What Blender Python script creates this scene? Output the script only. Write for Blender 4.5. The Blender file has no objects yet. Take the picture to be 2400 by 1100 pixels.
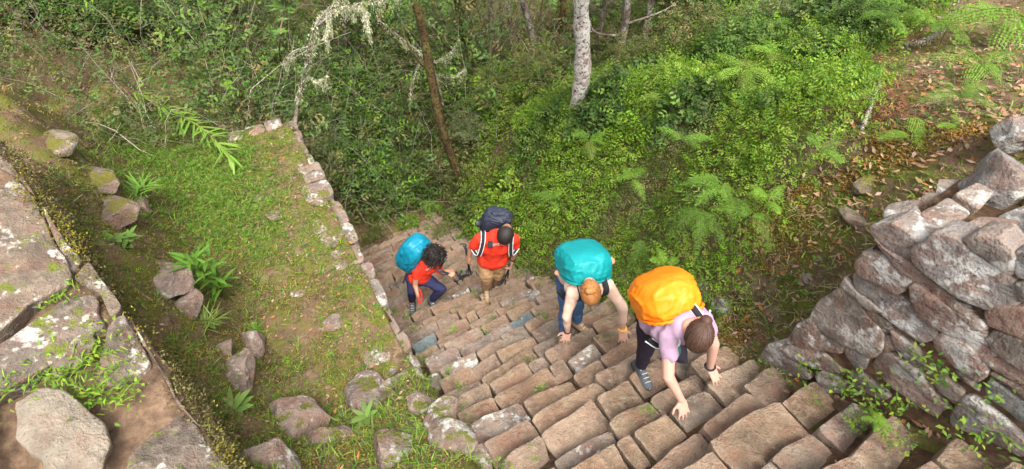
import bpy, bmesh, math
import numpy as np
from mathutils import Vector, Matrix
sc = bpy.context.scene
R = math.radians
# ------------------------------------------------------------------ camera, sky, sun, exposure
cam_d = bpy.data.cameras.new('camera'); cam = bpy.data.objects.new('camera', cam_d)
sc.collection.objects.link(cam); sc.camera = cam
cam_d.sensor_width = 36; cam_d.lens = 18; cam_d.clip_start = 0.05; cam_d.clip_end = 400
cam.rotation_euler = (R(40), 0, 0)
cam_d.dof.use_dof = True; cam_d.dof.focus_distance = 4.6; cam_d.dof.aperture_fstop = 2.8
w = bpy.data.worlds.new('World'); sc.world = w; w.use_nodes = True
nt = w.node_tree; bg = nt.nodes['Background']
sky = nt.nodes.new('ShaderNodeTexSky'); sky.sky_type = 'NISHITA'; sky.sun_disc = False
sky.sun_elevation = R(62); sky.sun_rotation = R(160); sky.air_density = 1.0; sky.dust_density = 6; sky.ozone_density = 0.3
hs = nt.nodes.new('ShaderNodeHueSaturation'); hs.inputs['Saturation'].default_value = 0.3
nt.links.new(sky.outputs[0], hs.inputs['Color']); nt.links.new(hs.outputs[0], bg.inputs[0])
bg.inputs[1].default_value = 0.15
sun_d = bpy.data.lights.new('sun', 'SUN'); sun = bpy.data.objects.new('sun', sun_d)
sc.collection.objects.link(sun); sun_d.energy = 1.5; sun_d.angle = R(30); sun_d.color = (1, .95, .86)
sun.rotation_euler = Vector((-.34 * math.cos(R(62)), .94 * math.cos(R(62)), -math.sin(R(62)))).to_track_quat('-Z', 'Y').to_euler()
sc.view_settings.view_transform = 'Standard'; sc.view_settings.look = 'None'
sc.view_settings.exposure = 1.52; sc.view_settings.gamma = 1
try:
    sc.cycles.use_denoising = True; sc.cycles.max_bounces = 6; sc.cycles.diffuse_bounces = 4
    sc.cycles.transparent_max_bounces = 6
except Exception: pass

# ------------------------------------------------------------------ helpers
rng = np.random.default_rng(11)
def uni(a, b, n=None): return rng.uniform(a, b, n)
F0 = np.array([0, math.cos(R(50)), -math.sin(R(50))]); U0 = np.array([0, math.sin(R(50)), math.cos(R(50))]); X0 = np.array([1., 0, 0])
def ray(u, v): return F0 + X0 * ((u - 1200) / 1200) + U0 * ((550 - v) / 1200)
def at(u, v, t): return ray(u, v) * t                       # a world point at depth t metres
DA = np.array([-.51, .86, 0]); DA /= np.linalg.norm(DA)     # down the stairs
DB = np.array([DA[1], -DA[0], 0])                           # to the right across the stairs
def ab(a, b, z): return DA * a + DB * b + np.array([0, 0, z])
def to_ab(x, y): return x * DA[0] + y * DA[1], x * DB[0] + y * DB[1]
def _h(i, j, k): 
    n = (i * 374761393 + j * 668265263 + k * 2147483647 + 974634777) & 0xffffffff
    n = ((n ^ (n >> 13)) * 1274126177) & 0xffffffff
    return ((n ^ (n >> 16)) & 0xffff) / 65535.0
def vnoise(P, s=1.0, seed=0):
    P = np.asarray(P, float).reshape(-1, 3) * s + seed * 17.31 + 1000
    i = np.floor(P).astype(np.int64); f = P - i; f = f * f * (3 - 2 * f)
    r = 0
    for dx in (0, 1):
        for dy in (0, 1):
            for dz in (0, 1):
                wgt = (f[:, 0] if dx else 1 - f[:, 0]) * (f[:, 1] if dy else 1 - f[:, 1]) * (f[:, 2] if dz else 1 - f[:, 2])
                r = r + wgt * _h(i[:, 0] + dx, i[:, 1] + dy, i[:, 2] + dz)
    return r * 2 - 1
def fbm(P, s=1.0, seed=0, o=3):
    r = 0; am = 1.
    for k in range(o): r = r + am * vnoise(P, s * 2 ** k, seed + k); am *= .5
    return r
def sst(e0, e1, x):
    t = np.clip((x - e0) / (e1 - e0), 0, 1); return t * t * (3 - 2 * t)
def nrm(v): return v / np.maximum(np.linalg.norm(v, axis=-1, keepdims=True), 1e-9)
def tag(o, label=None, cat=None, group=None, kind=None):
    if label: o['label'] = label
    if cat: o['category'] = cat
    if group: o['group'] = group
    if kind: o['kind'] = kind
    return o
def link(o, parent=None):
    sc.collection.objects.link(o)
    if parent is not None: o.parent = parent
    return o
def empty(name, loc=(0, 0, 0)):
    o = bpy.data.objects.new(name, None); o.empty_display_size = .1; o.location = loc; return link(o)
def mesh_np(name, V, polys, mat, parent=None, col=None, smooth=True):
    """polys: list of (m,k) int arrays"""
    me = bpy.data.meshes.new(name); V = np.asarray(V, np.float32)
    me.vertices.add(len(V)); me.vertices.foreach_set('co', V.ravel())
    li = np.concatenate([p.ravel() for p in polys]).astype(np.int32)
    tot = np.concatenate([np.full(len(p), p.shape[1]) for p in polys]).astype(np.int32)
    st = np.concatenate([[0], np.cumsum(tot)[:-1]]).astype(np.int32)
    me.loops.add(len(li)); me.loops.foreach_set('vertex_index', li)
    me.polygons.add(len(tot)); me.polygons.foreach_set('loop_start', st)
    try: me.polygons.foreach_set('loop_total', tot)
    except Exception: pass
    if smooth: me.polygons.foreach_set('use_smooth', np.ones(len(tot), bool))
    if col is not None:
        c = np.ones((len(V), 4), np.float32); c[:, :3] = col
        at_ = me.attributes.new('col', 'FLOAT_COLOR', 'POINT'); at_.data.foreach_set('color', c.ravel())
    me.update(calc_edges=True); me.validate()
    for m in (mat if isinstance(mat, (list, tuple)) else [mat]): me.materials.append(m)
    o = bpy.data.objects.new(name, me)
    return link(o, parent)
class Geo:
    """collects vertices, faces and per-vertex colours for one mesh"""
    def __init__(s): s.V = []; s.F = {}; s.C = []; s.n = 0
    def add(s, V, faces, col=(1, 1, 1)):
        V = np.asarray(V, float).reshape(-1, 3); c = np.asarray(col, float)
        if c.ndim == 1: c = np.tile(c, (len(V), 1))
        for f in faces:
            f = np.asarray(f, np.int64); s.F.setdefault(f.shape[1], []).append(f + s.n)
        s.V.append(V); s.C.append(c); s.n += len(V); return s
    def build(s, name, mat, parent=None, smooth=True):
        return mesh_np(name, np.concatenate(s.V), [np.concatenate(v) for v in s.F.values()], mat, parent, np.concatenate(s.C), smooth)
def perp(d):
    d = nrm(np.asarray(d, float)); a = np.where(np.abs(d[..., 2:3]) < .9, np.array([0, 0, 1.]), np.array([1., 0, 0]))
    u = nrm(np.cross(d, a)); return u, np.cross(d, u)
def leaves(g, P, D, N, L, W, col, fold=.25):
    """a folded diamond for each leaf"""
    D = nrm(D); S = nrm(np.cross(D, N)); N = np.cross(S, D); n = len(P); L = np.broadcast_to(L, n)[:, None]; W = np.broadcast_to(W, n)[:, None]
    V = np.stack([P, P + D * L * .42 + S * W * .5 + N * W * fold, P + D * L - N * L * .12, P + D * L * .42 - S * W * .5 + N * W * fold], 1)
    i = np.arange(n)[:, None] * 4
    g.add(V.reshape(-1, 3), [np.concatenate([i + [0, 1, 2], i + [0, 2, 3]])], np.repeat(np.asarray(col), 4, 0))
def blades(g, P, D, L, W, droop, col):
    """curved grass blades: three segments, tapering"""
    n = len(P); D = nrm(D); H = D.copy(); H[:, 2] = 0; H = nrm(H + 1e-5); S = nrm(np.cross(H, [0, 0, 1.]))
    L = np.broadcast_to(L, n)[:, None]; W = np.broadcast_to(W, n)[:, None]; droop = np.broadcast_to(droop, n)[:, None]; V = []
    for t, wd in ((0, .7), (.35, 1), (.7, .75)):
        c = P + D * L * t + (H * .35 - np.array([0, 0, 1])) * L * droop * t * t
        V += [c - S * W * wd * .5, c + S * W * wd * .5]
    V.append(P + D * L + (H * .35 - np.array([0, 0, 1])) * L * droop)
    V = np.stack(V, 1).reshape(-1, 3); i = np.arange(n)[:, None] * 7
    g.add(V, [np.concatenate([i + [0, 1, 3, 2], i + [2, 3, 5, 4]]), i + [4, 5, 6]], np.repeat(np.asarray(col), 7, 0))
def tube(g, pts, rad, sides=6, col=(1, 1, 1), cap=True):
    pts = np.asarray(pts, float); rad = np.broadcast_to(rad, len(pts)); T = nrm(np.gradient(pts, axis=0)); u, v = perp(T[0]); V = []
    for p, r, t in zip(pts, rad, T):
        u = nrm(u - t * (u @ t)); v = np.cross(t, u)
        an = np.arange(sides) * 2 * math.pi / sides
        V.append(p + r * (np.cos(an)[:, None] * u + np.sin(an)[:, None] * v))
    V = np.concatenate(V); F = []; n = len(pts)
    k = np.arange(sides); k2 = (k + 1) % sides
    for i in range(n - 1): F.append(np.stack([i * sides + k, i * sides + k2, (i + 1) * sides + k2, (i + 1) * sides + k], 1))
    fs = [np.concatenate(F)]
    if cap: fs += [np.arange(sides)[None, ::-1], ((n - 1) * sides + np.arange(sides))[None]]
    g.add(V, fs, col)
def curve(p, n=12):
    """Catmull-Rom through control points"""
    p = np.asarray(p, float); q = np.concatenate([[2 * p[0] - p[1]], p, [2 * p[-1] - p[-2]]]); out = []
    for i in range(len(p) - 1):
        a, b, c, d = q[i:i + 4]
        for t in np.linspace(0, 1, n, endpoint=False):
            out.append(.5 * (2 * b + (c - a) * t + (2 * a - 5 * b + 4 * c - d) * t ** 2 + (3 * b - a - 3 * c + d) * t ** 3))
    out.append(p[-1]); return np.array(out)
# ------------------------------------------------------------------ materials
def mat(name, build):
    m = bpy.data.materials.new(name); m.use_nodes = True; t = m.node_tree
    bs = t.nodes['Principled BSDF']; build(t, bs); return m
def N(t, kind, **kw):
    n = t.nodes.new(kind)
    for k, v in kw.items():
        if k in n.inputs: n.inputs[k].default_value = v
        else: setattr(n, k, v)
    return n
def noise(t, vec, scale, detail=6, rough=.6):
    n = N(t, 'ShaderNodeTexNoise', Scale=scale, Detail=detail, Roughness=rough)
    if vec: t.links.new(vec, n.inputs['Vector'])
    return n.outputs['Fac']
def ramp(t, f, stops):
    n = N(t, 'ShaderNodeValToRGB'); e = n.color_ramp.elements
    while len(e) < len(stops): e.new(.5)
    for x, (p, c) in zip(e, stops): x.position = p; x.color = (*c, 1) if len(c) == 3 else c
    t.links.new(f, n.inputs[0]); return n.outputs[0]
def mix(t, f, a, b, mode='MIX'):
    n = N(t, 'ShaderNodeMix', data_type='RGBA', blend_type=mode)
    for s, v in ((0, f), (6, a), (7, b)):
        if hasattr(v, 'links'): t.links.new(v, n.inputs[s])
        else: n.inputs[s].default_value = v if s == 0 else (*v, 1)
    return n.outputs[2]
def mth(t, op, a, b=None):
    n = N(t, 'ShaderNodeMath', operation=op)
    for s, v in ((0, a), (1, b)):
        if v is None: continue
        if hasattr(v, 'links'): t.links.new(v, n.inputs[s])
        else: n.inputs[s].default_value = v
    return n.outputs[0]
def bump(t, bs, h, dist, strength=.8):
    n = N(t, 'ShaderNodeBump', Distance=dist, Strength=strength); t.links.new(h, n.inputs['Height'])
    t.links.new(n.outputs[0], bs.inputs['Normal'])
BW = ((0, 0, 0), (1, 1, 1))
def stone_mat(name, cols, lichen, lich_col=(.55, .55, .5), moss=0., moss_col=(.12, .14, .02), sc_=1., wet=.85, dirt=0., pink=.5, oddblue=0., wear=.3):
    def b(t, bs):
        pos = N(t, 'ShaderNodeNewGeometry'); ob = N(t, 'ShaderNodeObjectInfo')
        off = N(t, 'ShaderNodeVectorMath', operation='ADD'); t.links.new(pos.outputs['Position'], off.inputs[0])
        s3 = N(t, 'ShaderNodeCombineXYZ'); 
        for i in range(3): t.links.new(mth(t, 'MULTIPLY', ob.outputs['Random'], 13.7 + 5 * i), s3.inputs[i])
        t.links.new(s3.outputs[0], off.inputs[1]); v = off.outputs[0]
        n1 = noise(t, v, 3.2 * sc_); n2 = noise(t, v, 17 * sc_); n3 = noise(t, v, 70 * sc_, 4)
        base = ramp(t, ob.outputs['Random'], [(i / max(1, len(cols) - 1), c) for i, c in enumerate(cols)])
        dark = mix(t, .55, base, (.03, .022, .016)); lite = mix(t, .35, base, (.42, .33, .25))
        c = mix(t, ramp(t, n1, [(.36, BW[0]), (.58, BW[1])]), dark, base)
        c = mix(t, ramp(t, n2, [(.5, BW[0]), (.75, BW[1])]), c, lite)
        c = mix(t, ramp(t, n3, [(.3, (.6,) * 3), (.4, BW[0])]), c, (.06, .042, .03))
        n4 = noise(t, v, 5.5 * sc_, 5, .7)
        c = mix(t, mth(t, 'MULTIPLY', ramp(t, n4, [(.48, BW[0]), (.6, BW[1])]), pink), c, (.2, .085, .055))
        if lichen > 0:
            vo = N(t, 'ShaderNodeTexVoronoi', Scale=24 * sc_); t.links.new(v, vo.inputs['Vector'])
            th = mth(t, 'ADD', noise(t, v, 4.1 * sc_, 8, .72), mth(t, 'MULTIPLY', mth(t, 'SUBTRACT', .5, vo.outputs['Distance']), .12))
            k = ramp(t, th, [(.66 - lichen * .2, BW[0]), (.72 - lichen * .2, BW[1])])
            k = mth(t, 'MULTIPLY', k, ramp(t, n2, [(.3, (.35,) * 3), (.55, (1, 1, 1))]))
            c = mix(t, k, c, lich_col)
        if oddblue > 0:
            k = ramp(t, ob.outputs['Random'], [(.9, BW[0]), (.901, BW[1])]); c = mix(t, mth(t, 'MULTIPLY', k, oddblue), c, (.16, .2, .21))
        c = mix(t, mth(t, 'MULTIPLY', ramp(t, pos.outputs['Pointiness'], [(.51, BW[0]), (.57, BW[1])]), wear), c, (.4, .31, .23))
        if moss > 0:
            sx = N(t, 'ShaderNodeSeparateXYZ'); t.links.new(pos.outputs['Normal'], sx.inputs[0])
            k = mth(t, 'ADD', mth(t, 'MULTIPLY', sx.outputs[2], .15), noise(t, v, 6 * sc_, 6, .7))
            k = ramp(t, k, [(.78 - moss * .2, BW[0]), (.84 - moss * .2, BW[1])])
            mc = mix(t, n3, tuple(x * .45 for x in moss_col), tuple(x * 1.6 for x in moss_col)); c = mix(t, k, c, mc)
        t.links.new(c, bs.inputs['Base Color']); bs.inputs['Roughness'].default_value = wet; bs.inputs['Specular IOR Level'].default_value = .25
        h = mth(t, 'ADD', mth(t, 'MULTIPLY', n2, 1.), mth(t, 'ADD', mth(t, 'MULTIPLY', n3, .35), mth(t, 'MULTIPLY', n1, .5)))
        bump(t, bs, h, .045, 1.)
    return mat(name, b)
M = {}
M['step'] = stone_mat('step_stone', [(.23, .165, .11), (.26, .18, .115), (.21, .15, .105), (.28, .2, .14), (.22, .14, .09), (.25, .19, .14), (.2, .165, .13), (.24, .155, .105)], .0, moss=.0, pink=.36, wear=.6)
M['step_lichen'] = stone_mat('lichen_step_stone', [(.25, .2, .16), (.22, .18, .15)], .55, pink=.4)
M['slate'] = stone_mat('slate_stone', [(.13, .17, .18), (.12, .16, .17)], .15, pink=.1)
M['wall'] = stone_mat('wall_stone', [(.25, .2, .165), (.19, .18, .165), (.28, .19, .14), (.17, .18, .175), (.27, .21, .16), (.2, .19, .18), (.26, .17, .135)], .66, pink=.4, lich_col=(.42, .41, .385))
M['near'] = stone_mat('near_stone', [(.17, .13, .095), (.145, .12, .1), (.19, .14, .1)], .5, pink=.3, moss=.4, lich_col=(.5, .46, .4))
M['pale'] = stone_mat('pale_rock', [(.25, .21, .155), (.23, .2, .16)], .4, pink=.25, lich_col=(.5, .48, .43))
M['rock'] = stone_mat('terrace_rock', [(.2, .15, .12), (.22, .165, .135), (.19, .15, .13)], .55, moss=.55, moss_col=(.1, .105, .02), pink=.4, lich_col=(.4, .39, .35))
def dirt_b(t, bs):
    pos = N(t, 'ShaderNodeNewGeometry').outputs['Position']
    n1 = noise(t, pos, 1.6, 8); n2 = noise(t, pos, 9, 8, .7); n3 = noise(t, pos, 60, 5)
    c = ramp(t, n2, [(.3, (.05, .034, .02)), (.5, (.125, .085, .05)), (.7, (.25, .18, .12))])
    c = mix(t, ramp(t, n1, [(.45, BW[0]), (.6, BW[1])]), c, (.15, .095, .058))
    c = mix(t, ramp(t, n3, [(.3, (.7,) * 3), (.42, BW[0])]), c, (.06, .04, .026))
    k = noise(t, pos, 3.3, 6, .7)
    mc = mix(t, n3, (.045, .05, .012), (.17, .165, .035))
    c = mix(t, ramp(t, k, [(.46, BW[0]), (.58, BW[1])]), c, mc)
    t.links.new(c, bs.inputs['Base Color']); bs.inputs['Roughness'].default_value = .95; bs.inputs['Specular IOR Level'].default_value = .1
    bump(t, bs, mth(t, 'ADD', n2, mth(t, 'MULTIPLY', n3, .5)), .04)
M['dirt'] = mat('mossy_dirt', dirt_b)
def joint_b(t, bs):
    pos = N(t, 'ShaderNodeNewGeometry').outputs['Position']
    n2 = noise(t, pos, 14, 8, .7)
    c = ramp(t, n2, [(.3, (.025, .016, .01)), (.5, (.085, .05, .03)), (.72, (.16, .1, .06))])
    c = mix(t, ramp(t, noise(t, pos, 5, 6, .7), [(.56, BW[0]), (.62, BW[1])]), c, (.06, .07, .012))
    t.links.new(c, bs.inputs['Base Color']); bs.inputs['Roughness'].default_value = .95; bs.inputs['Specular IOR Level'].default_value = .1
    bump(t, bs, n2, .04)
M['joint'] = mat('joint_earth', joint_b)
def leaf_mat(name, trans=.3, rough=.55, spec=.25):
    def b(t, bs):
        a = N(t, 'ShaderNodeAttribute', attribute_name='col')
        t.links.new(a.outputs['Color'], bs.inputs['Base Color']); bs.inputs['Roughness'].default_value = rough
        bs.inputs['Specular IOR Level'].default_value = spec
        if trans:
            tr = N(t, 'ShaderNodeBsdfTranslucent'); g = N(t, 'ShaderNodeGamma', Gamma=.85); t.links.new(a.outputs['Color'], g.inputs[0]); t.links.new(g.outputs[0], tr.inputs[0])
            mx = N(t, 'ShaderNodeMixShader'); mx.inputs[0].default_value = trans
            t.links.new(bs.outputs[0], mx.inputs[1]); t.links.new(tr.outputs[0], mx.inputs[2])
            t.links.new(mx.outputs[0], t.nodes['Material Output'].inputs[0])
    return mat(name, b)
M['leaf'] = leaf_mat('leaf'); M['bark'] = leaf_mat('twig_bark', 0, .9, .1); M['litter'] = leaf_mat('dry_leaf', .1, .7, .2)
def bark_mat(name, c0, c1, c2, sc_=1., band=0.):
    def b(t, bs):
        tc = N(t, 'ShaderNodeNewGeometry').outputs['Position']
        n1 = noise(t, tc, 7 * sc_, 8, .7); n2 = noise(t, tc, 30 * sc_, 6, .7)
        c = ramp(t, n1, [(.35, c0), (.5, c1), (.66, c2)])
        c = mix(t, ramp(t, n2, [(.38, BW[1]), (.5, BW[0])]), c, tuple(x * .3 for x in c0))
        t.links.new(c, bs.inputs['Base Color']); bs.inputs['Roughness'].default_value = .9; bs.inputs['Specular IOR Level'].default_value = .1
        bump(t, bs, mth(t, 'ADD', n1, n2), .02)
    return mat(name, b)
M['white_bark'] = bark_mat('white_bark', (.2, .13, .1), (.47, .43, .39), (.6, .57, .53))
M['moss_bark'] = bark_mat('moss_bark', (.05, .03, .02), (.1, .07, .03), (.15, .14, .04))
M['grey_bark'] = bark_mat('grey_bark', (.08, .05, .04), (.2, .16, .13), (.4, .4, .34))
# ------------------------------------------------------------------ terrain
def Sf(a):                                                   # level of the stair treads
    return np.where(a < 4.5, -2.935 - .81 * a, -6.58 - .55 * (a - 4.5))
BR = 2.35
def H(x, y, fine=True):
    a, b = to_ab(np.asarray(x, float), np.asarray(y, float))
    P = np.stack([a, b, a * 0], -1).reshape(-1, 3)
    n1 = fbm(P, .7, 3).reshape(a.shape); n2 = fbm(P, 3.5, 9).reshape(a.shape); n3 = fbm(P, 1.9, 14, 4).reshape(a.shape)
    S = np.where(a < 7, Sf(a), -7.95 - .22 * (a - 7))
    S = np.where(a > 11, -8.83 + .2 * (a - 11), S)
    S = np.minimum(np.maximum(S, -30), -1.75)
    U = np.where(a < 6, -1.72 - .6 * a, -5.32 - .3 * (a - 6)); U = np.where(a > 13, -7.42 + .15 * (a - 13), U)
    U = np.where(a < .1, -1.74, U) + .12 * np.clip(b - 3.7, -1, 6) * sst(.5, 3, a) + n1 * .12
    kk = sst(BR - .05, BR + 1.7, b); kk = np.where(a > 0.12, kk ** .75, sst(BR + .3, BR + .36, b))
    zr = (S - .1) + (np.maximum(U, S) - S + .1) * kk + n2 * .05 * kk
    # the terrace on the left: level, then ramping up to the stairs near the camera
    T = np.minimum(-4.6 + np.clip(2.4 - a, 0, 3.5) * .72, -1.75) + n2 * .05
    edge = .33 + 0 * a
    z = T + (np.where(a < 7, S - .1, S) - T) * sst(edge - .05, edge + .05, b)
    z = np.where(b > .5, np.minimum(S - .1, zr + 0 * S), z) if False else z
    z = np.where(b > BR - .05, zr, z)
    # mossy bank left of the terrace
    bs_ = np.maximum(-1.5, -.15 - .2 * a); hg = np.clip(.95 + .3 * (a - 1.6), .6, 1.45)
    z = np.where(b < 0, z + sst(0, 1, (bs_ - b) / .85) * (hg + n2 * .2 + .22 * (1 - np.abs(n3)) * sst(2.6, 3.6, a) - .1 + .12 * np.clip(-2.7 - b, 0, 6)) * sst(8.9, 8.3, a), z)
    # scrub slope beyond the terrace end
    L = -5.0 + .13 * (a - 7) + .3 * np.clip(-.6 - b, 0, 8) + n1 * .25
    far = sst(6.85, 7.1, a); lw = L + (S - L) * sst(-.6, 1.3 , b)
    z = np.where(b < BR - .05, z + (np.minimum(lw, 2) - z) * far * (b < 1.3), z)
    z = np.where((a > 7.1) & (b >= 1.3) & (b < BR - .05), S, z)
    return z + n2 * .02
def hz(x, y): return float(H(np.array([x]), np.array([y]))[0])
def ground_hit(u, v):
    """depth at which the line through a point of the view meets the terrain"""
    d = ray(u, v); t = np.linspace(1.6, 30, 1500); z = H(d[0] * t, d[1] * t); k = np.nonzero(d[2] * t < z)[0]
    return t[k[0]] if len(k) else 25.
ga = np.concatenate([np.linspace(-60, -3, 12), np.arange(-2.8, 8.6, .07), np.linspace(8.8, 24, 60), np.linspace(26, 160, 16)])
gb = np.concatenate([np.linspace(-90, -10, 12), np.linspace(-9, -3.1, 24), np.arange(-3, .1, .08), np.arange(.1, .5, .03), np.arange(.5, 2.2, .2), np.arange(2.2, 4.6, .06), np.linspace(4.7, 16, 44), np.linspace(18, 100, 10)])
A, B = np.meshgrid(ga, gb, indexing='ij'); XY = A[..., None] * DA + B[..., None] * DB
Z = H(XY[..., 0], XY[..., 1])
sb = (A > -3) & (A < 7) & (B > .42) & (B < BR - .03); Z = np.where(sb, Sf(A) - .22, Z)
V = np.stack([XY[..., 0], XY[..., 1], Z], -1).reshape(-1, 3)
ia, ib = np.meshgrid(np.arange(len(ga) - 1), np.arange(len(gb) - 1), indexing='ij'); k0 = (ia * len(gb) + ib).ravel(); nb = len(gb)
ground = mesh_np('ground', V, [np.stack([k0, k0 + nb, k0 + nb + 1, k0 + 1], 1)], M['dirt']); tag(ground, kind='structure')

# ------------------------------------------------------------------ stones
def stone(name, P, depth, mt, parent=None, rnd=.03, bulge=.015, seed=0, up=None, rough=1., n=20, tilt=0., cuts=(.09, .25)):
    """a worn block: outline P (points in space) is its face, depth goes back from it"""
    P = np.asarray(P, float); c = P.mean(0)
    if up is None:
        nn = np.zeros(3)
        for i in range(len(P)): nn += np.cross(P[i] - c, P[(i + 1) % len(P)] - c)
        up = nrm(nn)
        if up @ c > 0: up = -up
    up = nrm(np.asarray(up, float)); e1 = nrm(P[1] - P[0] - up * ((P[1] - P[0]) @ up)); e2 = np.cross(up, e1)
    q = np.stack([(P - c) @ e1, (P - c) @ e2], 1)
    ar = sum(q[i, 0] * q[(i + 1) % len(q), 1] - q[i, 1] * q[(i + 1) % len(q), 0] for i in range(len(q)))
    if ar < 0: q = q[::-1]
    for cut in cuts:
        r = np.roll(q, -1, 0); q = np.stack([q * (1 - cut) + r * cut, q * cut + r * (1 - cut)], 1).reshape(-1, 2)
    cl = np.concatenate([q, q[:1]]); s = np.concatenate([[0], np.cumsum(np.linalg.norm(np.diff(cl, axis=0), axis=1))])
    k = np.linspace(0, s[-1], n, endpoint=False); q = np.stack([np.interp(k, s, cl[:, i]) for i in (0, 1)], 1)
    q = q * (1 + .035 * rough * vnoise(np.concatenate([q * 14, np.full((len(q), 1), seed * 1.7)], 1))[:, None])
    ln = np.linalg.norm(q, axis=1, keepdims=True); dr = q / np.maximum(ln, 1e-6); rnd = min(rnd, ln.min() * .7)
    prof = [(rnd * .9, -depth), (0, -rnd * 1.3)] + [(rnd * (1 - math.cos(x)), -rnd * (1 - math.sin(x))) for x in (.5, 1.0, 1.45)]
    V = []; 
    for ins, h in prof: V.append(np.concatenate([q - dr * ins, np.full((n, 1), h)], 1))
    V.append(np.concatenate([q * .66, np.full((n, 1), bulge * .6)], 1)); V.append(np.concatenate([q * .3, np.full((n, 1), bulge)], 1))
    V = np.concatenate(V + [np.array([[0, 0, bulge]])]); nr = len(prof) + 2
    tv = np.random.default_rng(seed).normal(size=2) * tilt; V[n:, 2] += (V[n:, :2] @ tv)
    W = c + V[:, :1] * e1 + V[:, 1:2] * e2 + V[:, 2:] * up
    sz = ln.mean(); am = rough * min(.03, sz * .12)
    W = W + nrm(V * [1, 1, .4] + 1e-6 @ np.ones((1, 1)) if False else W - c + up * .1) * (fbm(W, 5, seed, 2)[:, None] * am * .8) + up * (fbm(W, 9, seed + 5, 2)[:, None] * am * .35)
    kk = np.arange(n); k2 = (kk + 1) % n; F = [np.stack([i * n + kk, i * n + k2, (i + 1) * n + k2, (i + 1) * n + kk], 1) for i in range(nr - 1)]
    tri = np.stack([(nr - 1) * n + kk, (nr - 1) * n + k2, np.full(n, nr * n)], 1)
    o = mesh_np(name, W - c, [np.concatenate(F), tri], mt, parent, smooth=False); o.location = c; return o
stairs_g = Geo()
sa = np.arange(-2.2, 7.3, .19 / 2)
for i in range(len(sa) - 1):
    a0, a1 = sa[i], sa[i + 1]; z0, z1 = Sf(a0) - .14, Sf(a1) - .14
    stairs_g.add([ab(a0, .36, z0), ab(a1, .36, z1), ab(a1, BR + .1, z1), ab(a0, BR + .1, z0)], [[[0, 3, 2, 1]]])
stairs = stairs_g.build('stairs', M['joint']); tag(stairs, kind='structure')
STEPS = []
def build_steps():
    run = .19; row = 0; a = -2.1
    while a < 7.1:
        b = .4 + uni(-.05, .06); big = a > 4.6; sk = uni(-.03, .03)
        while b < BR - .1:
            k_ = uni(0, 1); wd = (uni(.13, .22) if k_ < .14 else uni(.5, .8) if k_ > .8 else uni(.26, .48)) * (1.1 if big else 1); wd = min(wd, BR + .02 - b)
            if BR - (b + wd) < .16: wd = BR + .02 - b
            ja = uni(-.034, .034) + sk * (b - 1.4); jz = uni(-.025, .02); g = uni(.003, .012)
            z = float(Sf(np.array(a + run))) + .02 + jz
            yaw = uni(-.1, .1); dep = run + uni(.1, .2)
            tl = uni(-.06, .12); tb = uni(-.1, .1)
            q = [(0, g), (0, wd - g), (-dep, wd - g + uni(-.03, .02)), (-dep, g + uni(-.02, .03))]
            sh = uni(0, .016); ch = uni(0, .016)
            q = [(q[0][0] - sh, q[0][1]), (uni(-.008, .004), wd * .3), (uni(-.008, .006), wd * .65), (q[1][0] - ch, q[1][1]), q[2], q[3]]
            pts = [ab(a + run + ja + qa + yaw * (qb - wd / 2), b + qb, z - qa * tl * -1 * -1 + tb * (qb - wd / 2)) for qa, qb in q]
            STEPS.append((a, b + wd / 2, z, pts, wd))
            b += wd
        a += run * uni(.92, 1.08); row += 1
build_steps()
def px(p): 
    t = p @ F0; return 1200 + 1200 * (p @ X0) / t, 550 - 1200 * (p @ U0) / t
slates = [(1197, 745), (1000, 800)]; lich = [(1165, 935), (1380, 720), (1160, 780), (1950, 950), (1790, 1085), (1390, 1100), (1230, 690), (1000, 950), (1130, 1010)]
def nearest(targets):
    s = set()
    for u, v in targets: s.add(min(range(len(STEPS)), key=lambda i: math.hypot(px(np.mean(STEPS[i][3][:4], 0))[0] - u, px(np.mean(STEPS[i][3][:4], 0))[1] - v)))
    return s
sl, lc = nearest(slates), nearest(lich)
for i, (a, b, z, pts, wd) in enumerate(STEPS):
    mt = M['slate'] if i in sl else M['step_lichen'] if (i in lc or (uni(0, 1) < .05)) else M['step']
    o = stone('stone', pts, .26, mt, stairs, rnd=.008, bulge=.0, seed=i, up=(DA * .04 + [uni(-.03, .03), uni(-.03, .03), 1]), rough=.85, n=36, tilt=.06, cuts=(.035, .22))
    if i in sl: o['label'] = 'blue grey slate step stone'

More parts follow.
